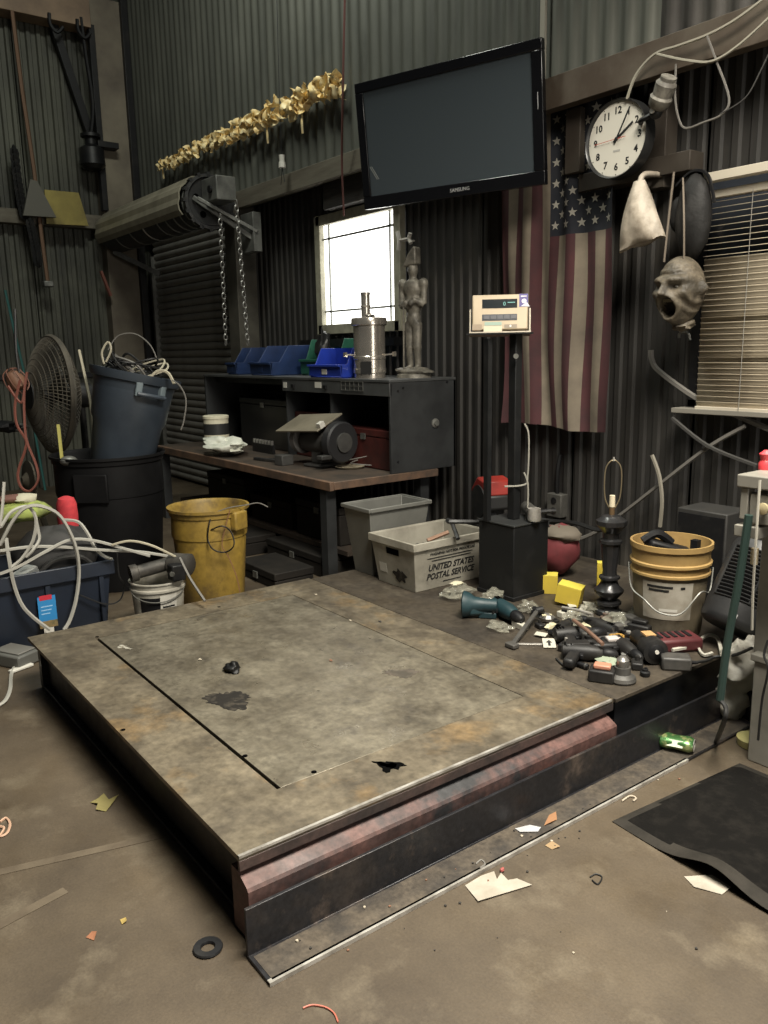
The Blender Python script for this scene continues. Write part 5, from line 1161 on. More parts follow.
# ------------------------------------------------------------------ lamp base
p = AZp(608, 614, ZR); dl = depth(Vector((p.x, p.y, .5))); s_ = dl/FPX
lp = thing('table_lamp', 'black turned candlestick lamp base with bare wire harp and no shade', 'lamp', p)
LB = mat('lamp_black_gloss', (.02, .02, .021), .28, .3, (.04, .04, .042), 5)
prof = [(.052, 0), (.058, .006), (.058, .022), (.046, .03), (.046, .042), (.056, .05), (.056, .062), (.034, .07), (.062, .10), (.066, .115), (.044, .135), (.036, .15), (.036, .16), (.046, .165), (.046, .175), (.032, .18), (.030, .20), (.041, .31), (.041, .32), (.050, .325), (.050, .338), (.034, .345), (.036, .37), (.066, .405), (.068, .425), (.05, .435), (.04, .445), (.018, .45)]
k_ = (620-517)*s_/.45
build(MB().lathe([(r*1.0, z*k_) for r, z in prof], 10), 'column', LB, lp, ang=30)
zt = .45*k_
build(MB().cyl((0, 0, zt), (0, 0, zt+.035), .012, .012, 12), 'socket_neck', mat('brass_dull', (.20, .13, .07), .4, .5), lp)
build(MB().cyl((0, 0, zt+.035), (0, 0, zt+.085), .013, .012, 12), 'candle_sleeve', mat('sleeve_cream', (.66, .58, .42), .6), lp)
hw = .036; ht = zt+.24
build(MB().tube([rxv*-.012+Vector((0, 0, zt+.03)), rxv*-.03+Vector((0, 0, zt+.07)), rxv*-hw+Vector((0, 0, zt+.14)), rxv*-.03+Vector((0, 0, ht-.03)), rxv*0+Vector((0, 0, ht)), rxv*.03+Vector((0, 0, ht-.03)), rxv*hw+Vector((0, 0, zt+.14)), rxv*.03+Vector((0, 0, zt+.07)), rxv*.012+Vector((0, 0, zt+.03))], .0028, 6), 'harp', mat('harp_brass', (.34, .28, .18), .35, .7), lp)
build(MB().cyl((0, 0, ht-.005), (0, 0, ht+.012), .006, .004, 8), 'finial', EDGE, lp)
# ------------------------------------------------------------------ heater
hb = AZp(727, 648, ZR); nvh = Vector((-hb.x, -hb.y, 0)).normalized(); rvh = Vector((0, 0, 1)).cross(nvh)
hz_ = Vector((-nvh.x*.42+rvh.x*.30, -nvh.y*.42+rvh.y*.30, .80)).normalized()
hy_ = -(nvh-hz_*nvh.dot(hz_)).normalized(); hx_ = hy_.cross(hz_)
ht_ = thing('fan_heater', 'black fan heater with ribbed grille leaning back beside the ochre bucket', 'heater', (hb.x+.01, hb.y+.02, ZR+.07), rot=basis(hx_, hy_, hz_, (0, 0, 0)).to_euler())
HM = mat('heater_black', (.013, .013, .014), .45, 0, (.03, .03, .03), 7)
wd, dp, hl = .14, .11, .36
def oval(z, k=1.): return [(wd*k*math.cos(t), dp*k*(math.sin(t) if math.sin(t) > 0 else math.sin(t)), z) for t in [2*PI*j/36 for j in range(36)]]
mb = MB(); rings = [oval(0, .86), oval(.012, .97), oval(.03, 1.), oval(hl-.03, .96), oval(hl-.008, .90), oval(hl, .78)]
V = [v for r in rings for v in r]; F = [(i*36+j, i*36+(j+1) % 36, (i+1)*36+(j+1) % 36, (i+1)*36+j) for i in range(5) for j in range(36)]+[tuple(range(35, -1, -1)), tuple(5*36+j for j in range(36))]
mb.add(V, F); build(mb, 'shell', HM, ht_)
gf = build(MB().grid(lambda u, v: Vector((wd*1.012*math.cos(-PI*.83+PI*.66*u), dp*1.012*math.sin(-PI*.83+PI*.66*u), .10+v*(hl-.15))), 16, 1), 'grille_recess', VOID, ht_)
for k in range(15):
    z = .10+(hl-.15)*k/14
    build(MB().tube([Vector((wd*1.02*math.cos(-PI*.83+PI*.66*u), dp*1.02*math.sin(-PI*.83+PI*.66*u), z)) for u in [i/10 for i in range(11)]], .0035, 4, 1), 'grille_bar', HM, ht_)
for u in (0, .5, 1): build(MB().tube([Vector((wd*1.02*math.cos(-PI*.83+PI*.66*u), dp*1.02*math.sin(-PI*.83+PI*.66*u), .10+v*(hl-.15))) for v in (0, .5, 1)], .005, 4, 1), 'grille_upright', HM, ht_)
build(MB().box(-.05, -.02, -dp*.98-.004, -dp*.98+.01, .03, .045), 'badge', mat('badge_silver', (.4, .4, .4), .4), ht_)
# ------------------------------------------------------------------ masks on the back wall
mp = AY(681, 291, 3.44)
MH = (AY(681, 257, 3.44)-AY(681, 326, 3.44)).z/2
mk = thing('screaming_mask', 'wrinkled grey rubber mask of a screaming bald head hung on the wall', 'mask', mp, rot=(R(4), 0, R(-3)))
SKN = mat('mask_rubber', (.135, .112, .08), .5, 0, (.05, .042, .03), 14, .42, .62, bump=.8, bscale=40, fine=.3, fs=60)
DRK = mat('mask_mouth', (.018, .012, .010), .6)
# local: face looks to -y; x across, z up (unit = half height)
def G(p, c, r): 
    d2 = sum(((a-b)/q)**2 for a, b, q in zip(p, c, r)); return math.exp(-d2)
def sculpt(p):
    x, y, z = p; n = Vector((x*1.6, y*1.2, z)).normalized()
    o = Vector(p)
    sx = abs(x)
    f = y < 0
    if y < .25:
        o += n*.17*G((sx, z), (.26, .31), (.24, .09))          # brow
        o -= n*.24*G((sx, z), (.27, .15), (.15, .10))          # eye socket
        o += n*.07*G((sx, z), (.27, .13), (.08, .055))         # eyeball
        o += Vector((0, -1, .05))*.24*G((x, z), (0, .02), (.11, .13))   # nose tip
        o += Vector((0, -1, 0))*.12*G((x, z), (0, .17), (.07, .12))     # bridge
        o += n*.10*G((sx, z), (.44, -.04), (.16, .16))         # cheek
        ring = math.hypot(x/.30, (z+.42)/.34)
        o += Vector((0, -1, 0))*.15*math.exp(-((ring-1.06)/.20)**2)   # lips
        if ring < .95: o += Vector((0, 1, 0))*.42*(1-(ring/.95)**3)
        o += Vector((0, -1, -.3))*.10*G((x, z), (0, -.86), (.25, .14))  # chin
        o += n*.05*math.sin(z*34)*G((x, z), (0, .5), (.45, .18))       # forehead wrinkles
        o += n*.05*math.sin(sx*30+z*8)*G((sx, z), (.50, -.35), (.16, .35))
    o += Vector((1 if x > 0 else -1, 0, 0))*.20*G((y, z), (.10, .05), (.10, .20))*(1 if sx > .4 else 0)  # ears
    return o
nu, nv_ = 72, 60; vs = []; fs = []; mi = []
for i in range(nv_+1):
    th = PI*i/nv_
    for j in range(nu):
        a = 2*PI*j/nu; z = math.cos(th); w_ = math.sin(th)
        jaw = 1-.22*max(0, -z)
        x = .66*w_*math.cos(a)*jaw; y = .78*w_*math.sin(a)*(1-.12*max(0, -z))
        q = sculpt((x, y, z)); vs.append(q*MH)
mb = MB()
for i in range(nv_):
    for j in range(nu): fs.append((i*nu+j, i*nu+(j+1) % nu, (i+1)*nu+(j+1) % nu, (i+1)*nu+j))
mb.add(vs, fs); 
for k, f in enumerate(mb.f):
    c = sum((mb.v[i] for i in f), Vector())/len(f)/MH
    mb.mi[k] = 1 if (c.y < 0 and math.hypot(c.x/.30, (c.z+.42)/.34) < .74) else 0
mh = build(mb, 'head', [SKN, DRK], mk, ang=180)
for k in range(6):
    x = -.15+k*.06; build(MB().lathe([(.02*MH, 0), (.024*MH, -.07*MH), (.008*MH, -.10*MH)], 8, T(x*MH, -.60*MH, -.20*MH)), 'tooth', mat('tooth_ivory', (.32, .28, .19), .5), mh)
for s_ in (-1, 1):
    build(MB().ell((.25*s_*MH, -.55*MH, .13*MH), (.075*MH, .06*MH, .05*MH)), 'eye', mat('eye_dull', (.12, .11, .09), .3), mh)
mb = MB(); wad(mb, (0, .1*MH, -.98*MH), (.34*MH, .34*MH, .2*MH), 51, 18, .25); build(mb, 'torn_neck', SKN, mk, ang=80)
# strings that hold the mask and the dark hood hanging above it
q = AY(676, 173, 3.45)
cord('hanging_string', [AY(664, 262, 3.46), AY(668, 225, 3.47), AY(674, 172, 3.5)], .006, mat('string_tan', (.16, .13, .10), .8), 'tan string from the rail down to the screaming mask, left one', 'string')
cord('hanging_string', [AY(684, 262, 3.40), AY(684, 220, 3.39), AY(683, 178, 3.48)], .005, mat('string_tan', (.16, .13, .10), .8), 'tan string from the rail down to the screaming mask, right one', 'string')
hc = AY(694, 210, 3.50)
hd_ = thing('dark_hood', 'dark leather hood hanging on the rail between bag and blind', 'hood', hc)
HDM = mat('hood_leather', (.012, .0115, .011), .6, 0, (.035, .034, .033), 6, .5, .7, spec=.3, bump=.4, bscale=20)
mb = MB(); wad(mb, (.0, 0, -.03), (.085, .06, .19), 61, 20, .10); build(mb, 'hood_body', HDM, hd_, ang=80)
mb = MB(); wad(mb, (-.12, .05, -.0), (.04, .03, .08), 62, 16, .12); build(mb, 'side_flap', HDM, hd_, ang=80)
build(MB().tube([(-.10, .0, .12), (-.02, 0, .17), (.06, 0, .14), (.1, 0, .02)], .008, 5), 'strap', BLK, hd_)
cord('wall_handle', P_([(679, 338), (680, 333), (688, 333), (690, 340)], 3.64), .007, GALV, 'small metal hook on the wall below the mask', 'hook')  # bent metal handle fixed to the wall
# ------------------------------------------------------------------ grey machine at the right border
mx0 = -1.335; my0 = 2.47; mz = .985
mc = thing('machine_cabinet', 'grey steel machine stand with drawer at the right border', 'machine', (-.95, 2.75, 0))
MG = mat('machine_grey', (.27, .255, .22), .5, .15, (.18, .17, .145), 5, .38, .68)
q = AX(737, 474, mx0)
my0 = q.y; mz = q.z
build(MB().box(mx0, -.55, my0, my0+.5, mz-.04, mz), 'top_plate', MG, mc, world=True, bevel=.004)
build(MB().box(mx0+.01, mx0+.035, my0+.01, my0+.05, mz-.14, mz-.04), 'corner_lug', MG, mc, world=True, bevel=.003)
dw = build(MB().box(mx0+.04, -.6, my0+.012, my0+.4, mz-.15, mz-.055), 'drawer', MG, mc, world=True, bevel=.004)
c = AY(766, 508, my0+.01); build(MB().lathe([(.008, 0), (.008, .01), (.018, .014), (.018, .024), (.008, .028)], 14, T(c) @ Rx(PI/2)), 'knob', mat('knob_brass', (.5, .42, .25), .4, .4), dw, world=True)
yp = 2.52; xl = AY(757, 600, yp+.03).x
build(MB().box(xl, -.62, yp+.03, my0+.5, .36, mz-.15), 'column', MG, mc, world=True, bevel=.004)
xb = AY(752, 690, yp).x
build(MB().box(xb, -.58, yp, my0+.52, .0, .36), 'plinth', MG, mc, world=True, bevel=.004)
build(MB().box(xb-.01, -.57, yp-.01, my0+.53, .36, .385), 'ledge', MG, mc, world=True, bevel=.004)
q = AY(748, 530, my0+.03); build(MB().box(q.x-.03, q.x+.05, my0+.0, my0+.06, q.z-.018, q.z+.018), 'pipe_clamp', MG, mc, world=True, bevel=.003)
rk = AY(766, 462, my0+.15); build(MB().lathe([(.022, 0), (.022, .02), (.016, .03), (.022, .05), (.008, .062)], 14, T(rk.x, rk.y, mz)), 'red_knob', mat('knob_red', (.55, .05, .06), .4), mc, world=True)
gp = [AY(749, 515, my0-.02), AY(740, 575, my0-.025), AY(728, 640, my0-.03), AY(720, 700, my0-.04)]
gp[0].x += 0
pipe = thing('green_pipe', 'dark green pipe leaning against the grey machine with a crooked lower end', 'pipe', AZp(714, 745, 0))
build(MB().tube(gp, .013, 8, 3), 'tube', mat('pipe_green', (.03, .055, .048), .4, .2), pipe, world=True)
build(MB().tube([gp[-1], AY(726, 708, my0-.05), AY(724, 722, my0-.04), AZp(716, 742, .012)], .008, 7), 'crook', DARKST, pipe, world=True)
c = AY(754, 564, my0); build(MB().cyl(c, c+Vector((.0, 0, .05)), .011, .011, 10), 'brass_valve', mat('valve_brass', (.5, .42, .28), .35, .7), mc, world=True)
cord('thin_cable', [AY(760, 480, my0-.01), AY(756, 540, my0-.03), AY(753, 590, my0-.02), AY(752, 630, my0-.01)], .004, mat('cable_pale', (.36, .34, .29), .5), 'thin pale cable hanging down the front of the grey machine', 'cable')
cord('thin_cable', [AY(768, 640, my0+.02), AY(764, 655, my0+.01), AY(768, 670, my0+.0), AY(762, 700, my0+.01), AY(758, 740, my0+.02)], .004, CBK, 'thin black cable curling down the machine plinth', 'cable')
q = AX(716, 540, -1.45)
# bag and cup under it
p = AZp(716, 690, .10)
wbg = thing('plastic_bag', 'white plastic bag slumped between deck end and green pipe', 'bag', (-1.51, 2.80, .0))
mb = MB(); wad(mb, (0, 0, .21), (.07, .10, .10), 91, 22, .35); wad(mb, (-.02, -.02, .08), (.055, .07, .10), 92, 18, .3); build(mb, 'bag_body', mat('bag_white_dim', (.40, .38, .33), .5, 0, (.26, .24, .2), 9, .4, .7, bump=.5, bscale=15), wbg, remesh=.008)
mb = MB(); wad(mb, (.10, .06, .15), (.05, .055, .08), 93, 16, .2); build(mb, 'clear_part', mat('plastic_clear', (.40, .39, .35), .2, 0, alpha=.45), wbg, ang=60)
build(MB().lathe([(.05, 0), (.05, .11), (.03, .12)], 14, T(.05, .05, 0)), 'support_tin', DARKST, wbg)
tag(build(MB().lathe([(.001, .002), (.05, .003), (.055, .03), (.04, .035)], 18, T(AZp(748, 748, 0)) @ T(0, .03, 0)), 'yellow_lid', mat('lid_yellow', (.42, .38, .16), .5), world=True), 'pale yellow dish on the floor at the machine foot', 'dish')  # shallow yellow lid left on the floor
# ------------------------------------------------------------------ rubber mat
mA = AZp(612, 822, 0); mB = AZp(742, 765, 0)
X_a, X_b, Y_a, Y_b = mA.x, -.35, mA.y, mB.y
def mz_(u, v):
    x = X_a+(X_b-X_a)*u
    return .002+.045*math.exp(-((x+1.03)/.10)**2)*(1-v)**5 + .012*math.exp(-((x+.75)/.15)**2)*(1-v)**3
mt_ = thing('rubber_mat', 'black anti-fatigue rubber mat with curled brown edge on the floor', 'mat', ((X_a+X_b)/2, (Y_a+Y_b)/2, 0))
def mtop(u, v, h=.012):
    e = min(u*(X_b-X_a), v*(Y_b-Y_a), (1-v)*(Y_b-Y_a)); k = min(1, e/.035)
    return Vector((X_a+(X_b-X_a)*u+.05*(v)*(1-u), Y_a+(Y_b-Y_a)*v-.03*math.sin(3*u)*(1-v), mz_(u, v)+h*k+.001))
mb = MB(); N1, N2 = 60, 44
mb.grid(lambda u, v: mtop(u, v), N1, N2); n0 = len(mb.v)
mb.grid(lambda u, v: mtop(u, v, 0)-Vector((0, 0, .0012)), N1, N2)
q_ = lambda i, j: i*(N2+1)+j
per = [(i, 0) for i in range(N1)]+[(N1, j) for j in range(N2)]+[(i, N2) for i in range(N1, 0, -1)]+[(0, j) for j in range(N2, 0, -1)]
for k in range(len(per)):
    a, b = q_(*per[k]), q_(*per[(k+1) % len(per)]); mb.f.append((a, b, b+n0, a+n0)); mb.mi.append(0)
mb.mi = []
for f in mb.f:
    c = sum((mb.v[i] for i in f), Vector())/len(f); e = min(c.x-X_a, c.y-Y_a+.02, Y_b-c.y)
    mb.mi.append(1 if e < .04 else 0)
build(mb, 'mat_sheet', [mat('rubber_mat_top', (.006, .0055, .005), .9, 0, (.013, .0115, .010), 18, .45, .7, bump=.3, bscale=180, spec=.1), mat('rubber_mat_edge', (.032, .028, .023), .8, 0, (.018, .016, .013), 12, spec=.2)], mt_, world=True, ang=60)
# ------------------------------------------------------------------ rubbish on the floor
PAP = mat('paper_white', (.40, .36, .30), .7, 0, (.29, .26, .21), 12)
def flat(name, pxs, label, cat, m, z=0., th=.0012, curl=.0):
    P = [AZp(a, b, z) for a, b in pxs]; mb = MB(); c = sum(P, Vector())/len(P)
    n = len(P); V = [p+Vector((0, 0, .001+curl*((i*7) % 3)/2)) for i, p in enumerate(P)]; mb.add(V+[v+Vector((0, 0, th)) for v in V], [tuple(range(n)), tuple(range(2*n-1, n-1, -1))]+[(i, (i+1) % n, n+(i+1) % n, n+i) for i in range(n)])
    return tag(build(mb, name, m, world=True), label, cat)
flat('torn_paper', [(465, 886), (481, 877), (494, 873), (497, 880), (501, 874), (508, 882), (517, 879), (532, 886), (478, 903)], 'torn white paper on the floor in front of the steel angle', 'paper', PAP, .0, .001, .004)
flat('paper_scrap', [(684, 877), (712, 876), (731, 889), (722, 895), (694, 888)], 'white paper scrap tucked beside the rubber mat edge', 'paper', PAP, .0, .001, .004)
flat('paper_scrap', [(515, 829), (530, 826), (541, 829), (538, 832), (520, 833)], 'small white paper scrap lying on the steel angle flange', 'paper', mat('paper_cool', (.38, .38, .39), .6), .0115, .001, .004)
flat('dry_leaf', [(545, 846), (552, 842), (560, 848), (552, 850)], 'tan leaf piece on the floor right of the steel angle', 'leaf', mat('leaf_tan', (.28, .19, .10), .8), 0, .001, .004)
flat('dry_leaf', [(544, 826), (549, 817), (556, 815), (557, 820), (551, 824)], 'curled orange leaf on the flange beside the white scrap', 'leaf', mat('leaf_orange', (.26, .13, .06), .8), .0115, .001, .01)
flat('dry_leaf', [(90, 803), (98, 800), (104, 796), (109, 800), (119, 796), (114, 804), (106, 812), (96, 811), (98, 806)], 'yellow-green dead leaf lying in the shadow left of the platform', 'leaf', mat('leaf_olive', (.20, .17, .06), .8), 0, .001, .008)
flat('dry_leaf', [(86, 938), (92, 933), (97, 934), (94, 941)], 'small rusty leaf on the bare floor at lower left', 'leaf', mat('leaf_rust', (.26, .11, .055), .8), 0, .001, .006)
flat('dry_leaf', [(120, 920), (126, 919), (127, 923), (122, 925)], 'tiny yellow leaf right of the rusty leaf on the floor', 'leaf', mat('leaf_yellow', (.36, .26, .08), .8), 0, .001, .006)
# crushed green can
p = AZp(676, 752, 0)
gc = thing('drink_can', 'crushed green drink can lying beside the steel angle', 'drink can', (p.x, p.y, .0118), R(25))
CG1 = mat('can_green', (.06, .16, .05), .3, .5, (.30, .34, .14), 22, .5, .58)
mb = MB(); n = 20; prof = [(.022, -.058), (.031, -.05), (.033, -.03), (.029, -.005), (.031, .02), (.033, .042), (.026, .056)]
mb.lathe(prof, n, T(0, 0, .026) @ Ry(PI/2) @ Matrix.Diagonal((.78, 1.12, 1, 1))); build(mb, 'can_body', CG1, gc)
build(MB().lathe([(.001, .0565), (.025, .0565), (.026, .059), (.023, .059)], n, T(0, 0, .026) @ Ry(PI/2) @ Matrix.Diagonal((.78, 1.12, 1, 1)), cap1=False), 'can_lid', EDGE, gc)
build(MB().box(-.03, .025, -.012, .012, .0, .001, T(0, -.030, .034) @ Rx(R(55))), 'white_print', mat('can_print', (.6, .65, .5), .4), gc)
# washer, wires, bolts
p = AZp(208, 949, 0)
tag(build(MB().lathe([(.016, .001), (.034, .001), (.036, .004), (.034, .008), (.018, .008), (.016, .004), (.016, .001)], 22, T(p), cap0=False, cap1=False), 'rubber_ring', BLK, world=True), 'black rubber ring on the floor by the near platform corner', 'ring')
cord('wire_scrap', [AZp(a, b, .003) for a, b in [(303, 1008), (312, 1005), (325, 1007), (334, 1013), (338, 1022)]], .0022, mat('wire_red', (.40, .12, .08), .5), 'red wire scrap on the floor at the bottom edge', 'wire')
cord('wire_scrap', [AZp(a, b, .004) for a, b in [(0, 822), (6, 818), (10, 824), (7, 833), (0, 836), (4, 828), (-4, 826)]], .004, mat('wire_pink', (.5, .32, .22), .6), 'pale pink wire curl at the left border of the floor', 'wire')
cord('wire_scrap', [AZp(a, b, .012) for a, b in [(476, 864), (481, 860), (485, 864), (480, 868)]], .0025, WIREG, 'grey wire ring lying on the steel angle flange', 'wire')
cord('wire_scrap', [AZp(a, b, .004) for a, b in [(622, 801), (630, 796), (636, 798), (633, 801)]], .003, mat('wire_beige', (.42, .36, .28), .6), 'beige wire hook on the floor left of the rubber mat', 'wire')
cord('wire_scrap', [AZp(a, b, .003) for a, b in [(590, 877), (596, 874), (602, 877), (598, 884), (592, 880)]], .002, CBK, 'thin black wire squiggle on the open floor', 'wire')
q = AZp(502, 872, 0); mb = MB(); wad(mb, q+Vector((0, 0, .006)), (.006, .008, .006), 3, 8, .3); tag(build(mb, 'red_bead', mat('bead_red', (.32, .08, .07), .5), world=True), 'dull red bead beside the torn white paper', 'bead')
rnd = random.Random(12)
CR = [mat('crumb_pale', (.40, .35, .27), .8), mat('crumb_dark', (.03, .027, .024), .8), mat('crumb_rust', (.20, .10, .06), .8)]
crm = None
for i in range(48):
    if i < 34:
        t = rnd.random(); p = Vector((-1.43+rnd.uniform(-.08, .07), .80+1.55*t, 0)); z = .0117 if p.x < -1.437 else .0005
    else:
        p = Vector((rnd.uniform(-1.4, -.6), rnd.uniform(.4, 1.8), 0)); z = .0005
        if i > 52: p = Vector((rnd.uniform(-2.2, -1.3), rnd.uniform(.1, .6), 0))
    ci = rnd.choice((0, 1, 1, 1, 2)); key = 'crumb%d' % ci
    if key not in globals():
        mb = MB(); wad(mb, (0, 0, .004), (.006, .007, .004), i, 6, .5); o = build(mb, 'grit_crumb', CR[ci], ang=30); globals()[key] = o.data
    else:
        o = bpy.data.objects.new('grit_crumb', globals()[key]); COL.objects.link(o)
    o.location = (p.x, p.y, z); o.rotation_euler = (0, 0, rnd.uniform(0, 6)); s_ = rnd.uniform(.25, .7); o.scale = (s_, s_, s_)
    tag(o, 'tiny '+('pale', 'dark', 'rust-coloured')[ci]+' crumb of grit scattered along the floor by the platform', 'grit', ('pale', 'dark', 'rust-coloured')[ci]+' grit crumbs on the floor')
# black lump and bits on the big plate
p = AZp(233, 671, ZD)
mb = MB(); wad(mb, p+Vector((0, 0, .014)), (.040, .028, .018), 23, 14, .5); wad(mb, p+Vector((.005, .0, .03)), (.015, .012, .012), 24, 10, .4)
tag(build(mb, 'tar_lump', mat('tar_black', (.004, .004, .004), .5, spec=.3), world=True, remesh=.004), 'glossy black lump of tar on the inset steel plate', 'lump')
for i, (px, m_, lab) in enumerate((((316, 595), CR[0], 'pale chip near the left back seam of the plate'), ((350, 621), CR[0], 'pale chip on the plate below the waste bin'), ((331, 661), CR[2], 'rusty flake in the middle of the inset plate'), ((380, 622), CR[1], 'dark flake by the plate seam'), ((200, 660), CR[0], 'pale speck left of the tar lump'))):
    p = AZp(*px, ZD); mb = MB(); wad(mb, p+Vector((0, 0, .003)), (.010, .006, .003), i+70, 8, .4); tag(build(mb, 'steel_chip', m_, world=True), lab, 'chip')
# ------------------------------------------------------------------ heap of tools on the rear deck
CLEAR = mat('plastic_film_glints', (.40, .39, .32), .10, 0, (.8, .77, .62), 34, .55, .63, alpha=.26, bump=.5, bscale=25, spec=.9)  # pale flecks in the colour stand in for highlights on the film
CARD = mat('card_white', (.46, .44, .37), .6)
def on(px): p = AZp(*px, ZR); return Vector((p.x, p.y, ZR))
def drill(px, ang, m_body, m_grip, label, sc=1., batt=True, big=False, roll=0.):
    """cordless drill lying on its side: nose along +x"""
    t = thing('cordless_drill', label, 'drill', on(px), R(ang)); t.scale = (sc,)*3
    Mx = T(0, 0, .034) @ Ry(PI/2)
    build(MB().lathe([(.018, -.085), (.028, -.08), (.032, -.04), (.033, .02), (.028, .06), (.022, .075)], 18, Mx), 'motor_body', m_body, t)
    build(MB().lathe([(.020, .075), (.023, .08), (.023, .10), (.018, .125), (.008, .135)], 16, Mx), 'chuck', BLK, t)
    build(MB().bar((-.03, -.02, .032), (-.055, -.135, .03), .045, .038), 'grip', m_grip, t, bevel=.012)
    build(MB().cb((-.005, -.04, .032), (.014, .03, .018)), 'trigger', BLK, t, bevel=.003)
    if batt: build(MB().box(-.10, .0, -.185, -.135, .001, .064), 'battery', m_grip, t, bevel=.008)
    for k in range(3): build(MB().box(-.075+k*.012, -.069+k*.012, -.01, .01, .064, .067), 'vent_slot', VOID, t)
    return t
TEAL = mat('tool_teal', (.014, .042, .050), .5, 0, (.009, .026, .032), 9)
CHAR = mat('tool_charcoal', (.010, .010, .0105), .5, 0, (.024, .022, .02), 14, spec=.35)
DGRY = mat('tool_grey', (.045, .044, .042), .5, .1, (.085, .08, .072), 14)
drill((505, 618), -18, TEAL, TEAL, 'teal cordless drill lying on the rear deck in front of the pedestal', 1.15, False)
t = thing('drill_case_end', 'teal flared tool housing at the left end of the tool heap', 'tool housing', on((474, 617)), R(40))
build(MB().lathe([(.055, -.05), (.058, -.045), (.05, -.02), (.034, 0), (.028, .05), (.026, .10)], 20, T(0, 0, .058) @ Ry(PI/2), cap0=False), 'flared_shell', TEAL, t, solid=.004)
build(MB().lathe([(.001, -.02), (.045, -.02)], 20, T(0, 0, .058) @ Ry(PI/2)), 'inner_disc', BLK, t)
build(MB().cb((.06, 0, .015), (.08, .04, .03)), 'foot', TEAL, t, bevel=.006)
def bag(px, r, seed, label, m=CLEAR, nm='clear_plastic_bag', cat='plastic bag', amp=.5):
    p = on(px); mb = MB(); wad(mb, p+Vector((0, 0, r[2]*.95)), r, seed, 18, amp); return tag(build(mb, nm, m, world=True, ang=25), label, cat)
bag((457, 597), (.065, .085, .028), 1, 'crumpled clear plastic bag in front of the postal tub lettering')
mb = MB(); p = on((457, 597)); wad(mb, p+Vector((0, 0, .07)), (.025, .035, .008), 2, 10, .4); tag(build(mb, 'paper_note', mat('note_cream', (.50, .47, .34), .7), world=True), 'cream paper note on the clear bag by the postal tub', 'paper')
bag((492, 603), (.05, .06, .03), 4, 'clear plastic wrap behind the teal drill')
bag((499, 630), (.055, .045, .016), 6, 'clear plastic blister lying below the teal drill')
bag((529, 612), (.05, .04, .025), 9, 'clear plastic sleeve right of the teal drill nose')
bag((576, 626), (.055, .06, .03), 11, 'clear plastic bag in the middle of the tool heap')
bag((618, 628), (.065, .055, .032), 13, 'clear plastic bag behind the heap, left of the ochre bucket')
bag((640, 622), (.055, .05, .03), 15, 'clear plastic wrap touching the ochre bucket')
bag((591, 612), (.04, .04, .022), 17, 'clear plastic wrap at the foot of the lamp')
# lever tool
t = thing('lever_tool', 'dark steel lever with a flat foot slanting out of the heap', 'lever', on((524, 634)))
a = on((512, 648))-t.location+Vector((0, 0, .012)); b = on((537, 622))-t.location+Vector((0, 0, .05))
build(MB().bar(a, b, .018, .014), 'shaft', DGRY, t, bevel=.003); build(MB().cb(a, (.05, .035, .018), None), 'foot', DGRY, t, bevel=.004)
build(MB().cyl(b, b+Vector((.02, .02, .01)), .018, .014, 10), 'pivot', BLK, t)
def card(px, w_, h_, ang, label, mark=False, tilt=10):
    t = thing('label_card', label, 'card', on(px)+Vector((0, 0, .012)), rot=(R(tilt), 0, R(ang)))
    build(MB().box(-w_/2, w_/2, -h_/2, h_/2, 0, .0015), 'card', CARD, t)
    if mark: build(MB().prism([(-.005, -.02), (.005, -.02), (.005, .002), (.013, .002), (0, .02), (-.013, .002), (-.005, .002)], .0015, .0022), 'arrow_mark', INK, t)
    return t
card((541, 637), .05, .03, 20, 'plain white card lying left of the arrow card')
card((549, 646), .05, .065, 48, 'white card with a black arrow in front of the tool heap', True, 14)
card((572, 608), .035, .03, 60, 'small white card at the lamp side of the yellow box')
card((583, 611), .03, .035, 10, 'small white card upright beside the lamp foot', False, 40)
card((604, 655), .045, .025, 70, 'white paper strip between the black drills')
card((596, 652), .02, .05, 25, 'yellowish paper sliver under the copper rod')
t = thing('spanner', 'silver spanner lying beside the arrow card', 'spanner', on((531, 645)), R(48))
build(MB().box(-.06, .06, -.007, .007, .001, .006), 'shank', EDGE, t, bevel=.001)
for s_ in (-1, 1): build(MB().prism([(.055, -.014), (.08, -.016), (.082, -.006), (.07, -.004), (.07, .004), (.082, .006), (.08, .016), (.055, .014)], .001, .007, Rz(0 if s_ > 0 else PI)), 'jaw', EDGE, t)
drill((574, 642), 60, CHAR, CHAR, 'black cordless drill behind the arrow card', 1., True)
drill((600, 634), 175, CHAR, DGRY, 'black and grey drill lying in the middle of the heap', .95, True)
drill((583, 660), 38, CHAR, CHAR, 'black drill nearest the deck seam, in front of the copper rod', .95, False)
drill((625, 655), -25, CHAR, CHAR, 'black drill beside the chrome chuck at the front of the heap', .9, False)
drill((562, 634), 110, CHAR, DGRY, 'grey-handled drill behind the white cards', .8, True)
def rod(pa, pb, r, m, label, za=.02, zb=.05, nm='metal_rod', cat='rod'):
    a, b = on(pa), on(pb); a.z += za; b.z += zb; return tag(build(MB().tube([a, (a+b)/2+Vector((0, 0, .004)), b], r, 8, 2), nm, m, world=True), label, cat)
rod((602, 663), (573, 640), .008, mat('rod_copper', (.30, .18, .13), .4, .5), 'copper-coloured rod slanting across the front of the heap', .075, .085)
rod((562, 624), (592, 634), .006, EDGE, 'thin steel rod lying across the back of the heap', .075, .085)
